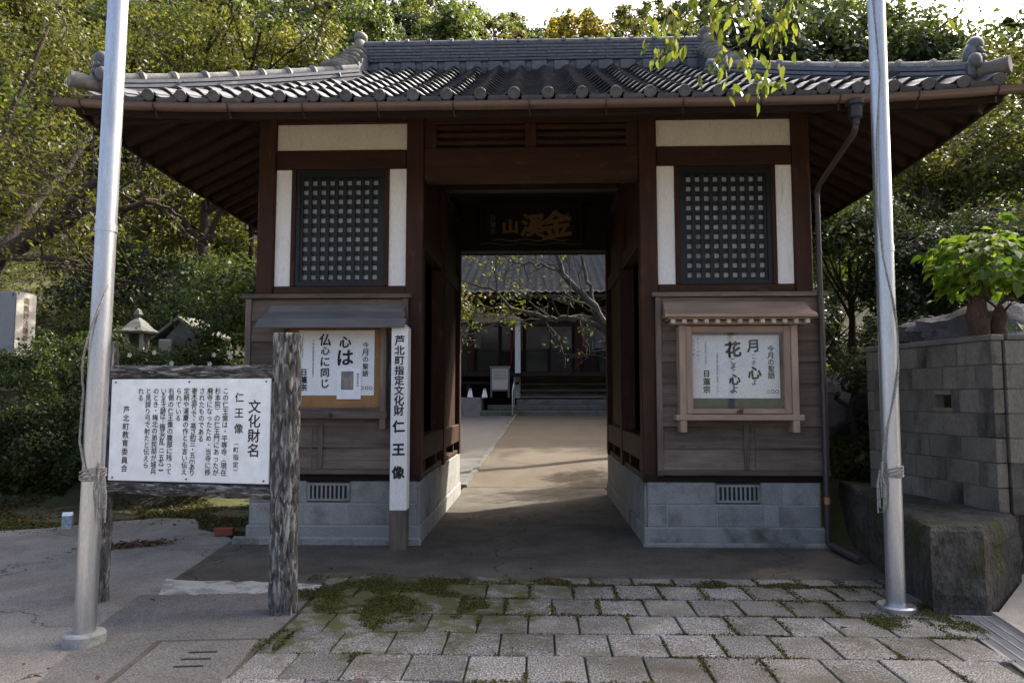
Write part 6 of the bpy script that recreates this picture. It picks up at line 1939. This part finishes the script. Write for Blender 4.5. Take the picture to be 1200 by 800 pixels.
for L_, r_ in limbs:
    pts = [Vector(p) - O for p in L_]
    fine, fr_ = [], []
    for i in range(len(pts) - 1):
        for k in range(4):
            fine.append(pts[i].lerp(pts[i + 1], k / 4) + Vector((rng.gauss(0, 1), rng.gauss(0, 1), rng.gauss(0, 1))) * 0.025); fr_.append(r_[i] + (r_[i + 1] - r_[i]) * k / 4)
    fine.append(pts[-1]); fr_.append(r_[-1])
    mb.tube(fine, fr_, 8)
    for k in range(13):
        i = rng.randint(7, len(fine) - 1) if len(fine) > 10 else rng.randint(3, len(fine) - 1)
        d = Vector((rng.uniform(-1, 0.6), rng.uniform(-0.6, 0.6), rng.uniform(-0.4, 1)))
        grow(mb, fine[i], d, rng.uniform(0.7, 1.6), min(0.02, fr_[i] * 0.6), 2, tips, 0.2, 0.05, 3, 6, 0.7, 0.004)
mb.build('trunk', M['barkpale'], bt, True)
P, N = [], []
for (p, d) in tips:
    if p.x < -2.9 or rng.random() < 0.05:
        for _ in range(rng.randint(2, 6)):
            P.append(np.array(p) + NP.normal(size=3) * 0.10); N.append(NP.normal(size=3) + np.array([0, 0, 0.6]))
leaf_cloud('leaves', P, N, 0.10, 0.5, M['lf_olive'], bt)
leafy_tree('garden_tree', 'yellow-green leafy tree at the left edge of the passage view', (-3.6, 18.0, gz1(0, 18)), 5.0, (0.5, 0, 3.1), (1.5, 1.2, 1.3), 60, 110, 0.4, 0.10, 0.5, 'lf_yellow', 'bark', 0.09, 7, 'tree', None, lev=2)

# --- ground cover and leaf litter
P, N = [], []
for _ in range(300000):
    s_ = rng.random()
    if s_ < 0.55: x, y = rng.uniform(-24, -4.2), 10.8 + 31 * rng.random() ** 1.6
    elif s_ < 0.9: x, y = rng.uniform(3.6, 24), 8.3 + 33 * rng.random() ** 1.6
    else: x, y = rng.uniform(-30, 30), rng.uniform(36, 48)
    if -9.5 < x < 9.5 and 12.6 < y < 40 and not (x < -5 and y < 16): continue
    if 3.3 < x < 4.0 and y < 8.6: continue
    g = mnoise.noise(Vector((x * 0.5, y * 0.5, 0))) + 0.5 * mnoise.noise(Vector((x * 1.7, y * 1.7, 5)))
    if g < -0.32: continue
    P.append((x, y, 0.0)); N.append((rng.gauss(0, 0.5), rng.gauss(-0.3, 0.5), 1))
P = np.array(P); P[:, 2] = ground_z(P[:, 0], P[:, 1]) + np.abs(NP.normal(size=len(P))) * 0.16
o = leaf_cloud('undergrowth', P, N, 0.13, 0.5, M['lf_olive'])
tag(o, 'low leafy undergrowth covering the banks on both sides', 'undergrowth', None, 'stuff')
P, N = [], []
def litter(x, y, z): P.append((x, y, z + rng.uniform(0.004, 0.02))); N.append((rng.gauss(0, 0.3), rng.gauss(0, 0.3), 1))
for _ in range(700): 
    x, y = rng.uniform(-9, -4.0), rng.uniform(9.0, 10.8)
    litter(x, y, gz1(x, y) + 0.02)
for _ in range(420):
    t = rng.random(); litter(-4.6 + 0.6 * t + rng.gauss(0, 0.08), 7.55 + 0.35 * t + rng.gauss(0, 0.09), 0.01)
for _ in range(45): litter(rng.uniform(-3.2, 3), rng.uniform(3.9, 7.8), 0.03)
for _ in range(250):
    x, y = rng.uniform(3.4, 4.6), rng.uniform(8.0, 10.5); litter(x, y, gz1(x, y) + 0.02)
o = leaf_cloud('fallen_leaves', P, N, 0.05, 0.6, M['lf_dead'])
tag(o, 'brown fallen leaves scattered over soil, drive and paving', 'leaves', None, 'stuff')
P, N = [], []
for _ in range(42000):
    x, y = rng.uniform(-9.5, -3.3), rng.uniform(8.2, 11.2)
    if y < 8.3 + 1.3 * math.exp(-((x + 4.7) / 0.7) ** 2) + 0.05: continue
    g = mnoise.noise(Vector((x * 1.1, y * 1.6, 2))) + 0.4 * mnoise.noise(Vector((x * 4, y * 4, 7)))
    if g < -0.05: continue
    P.append((x, y, 0)); N.append((rng.gauss(0, 0.6), rng.gauss(0, 0.6), 1))
P = np.array(P); P[:, 2] = ground_z(P[:, 0], P[:, 1]) + NP.uniform(0.0, 0.03, len(P))
o = leaf_cloud('moss', P, N, 0.035, 0.6, M['lf_moss'])
tag(o, 'moss carpet on the soil left of the gate', 'moss', None, 'stuff')
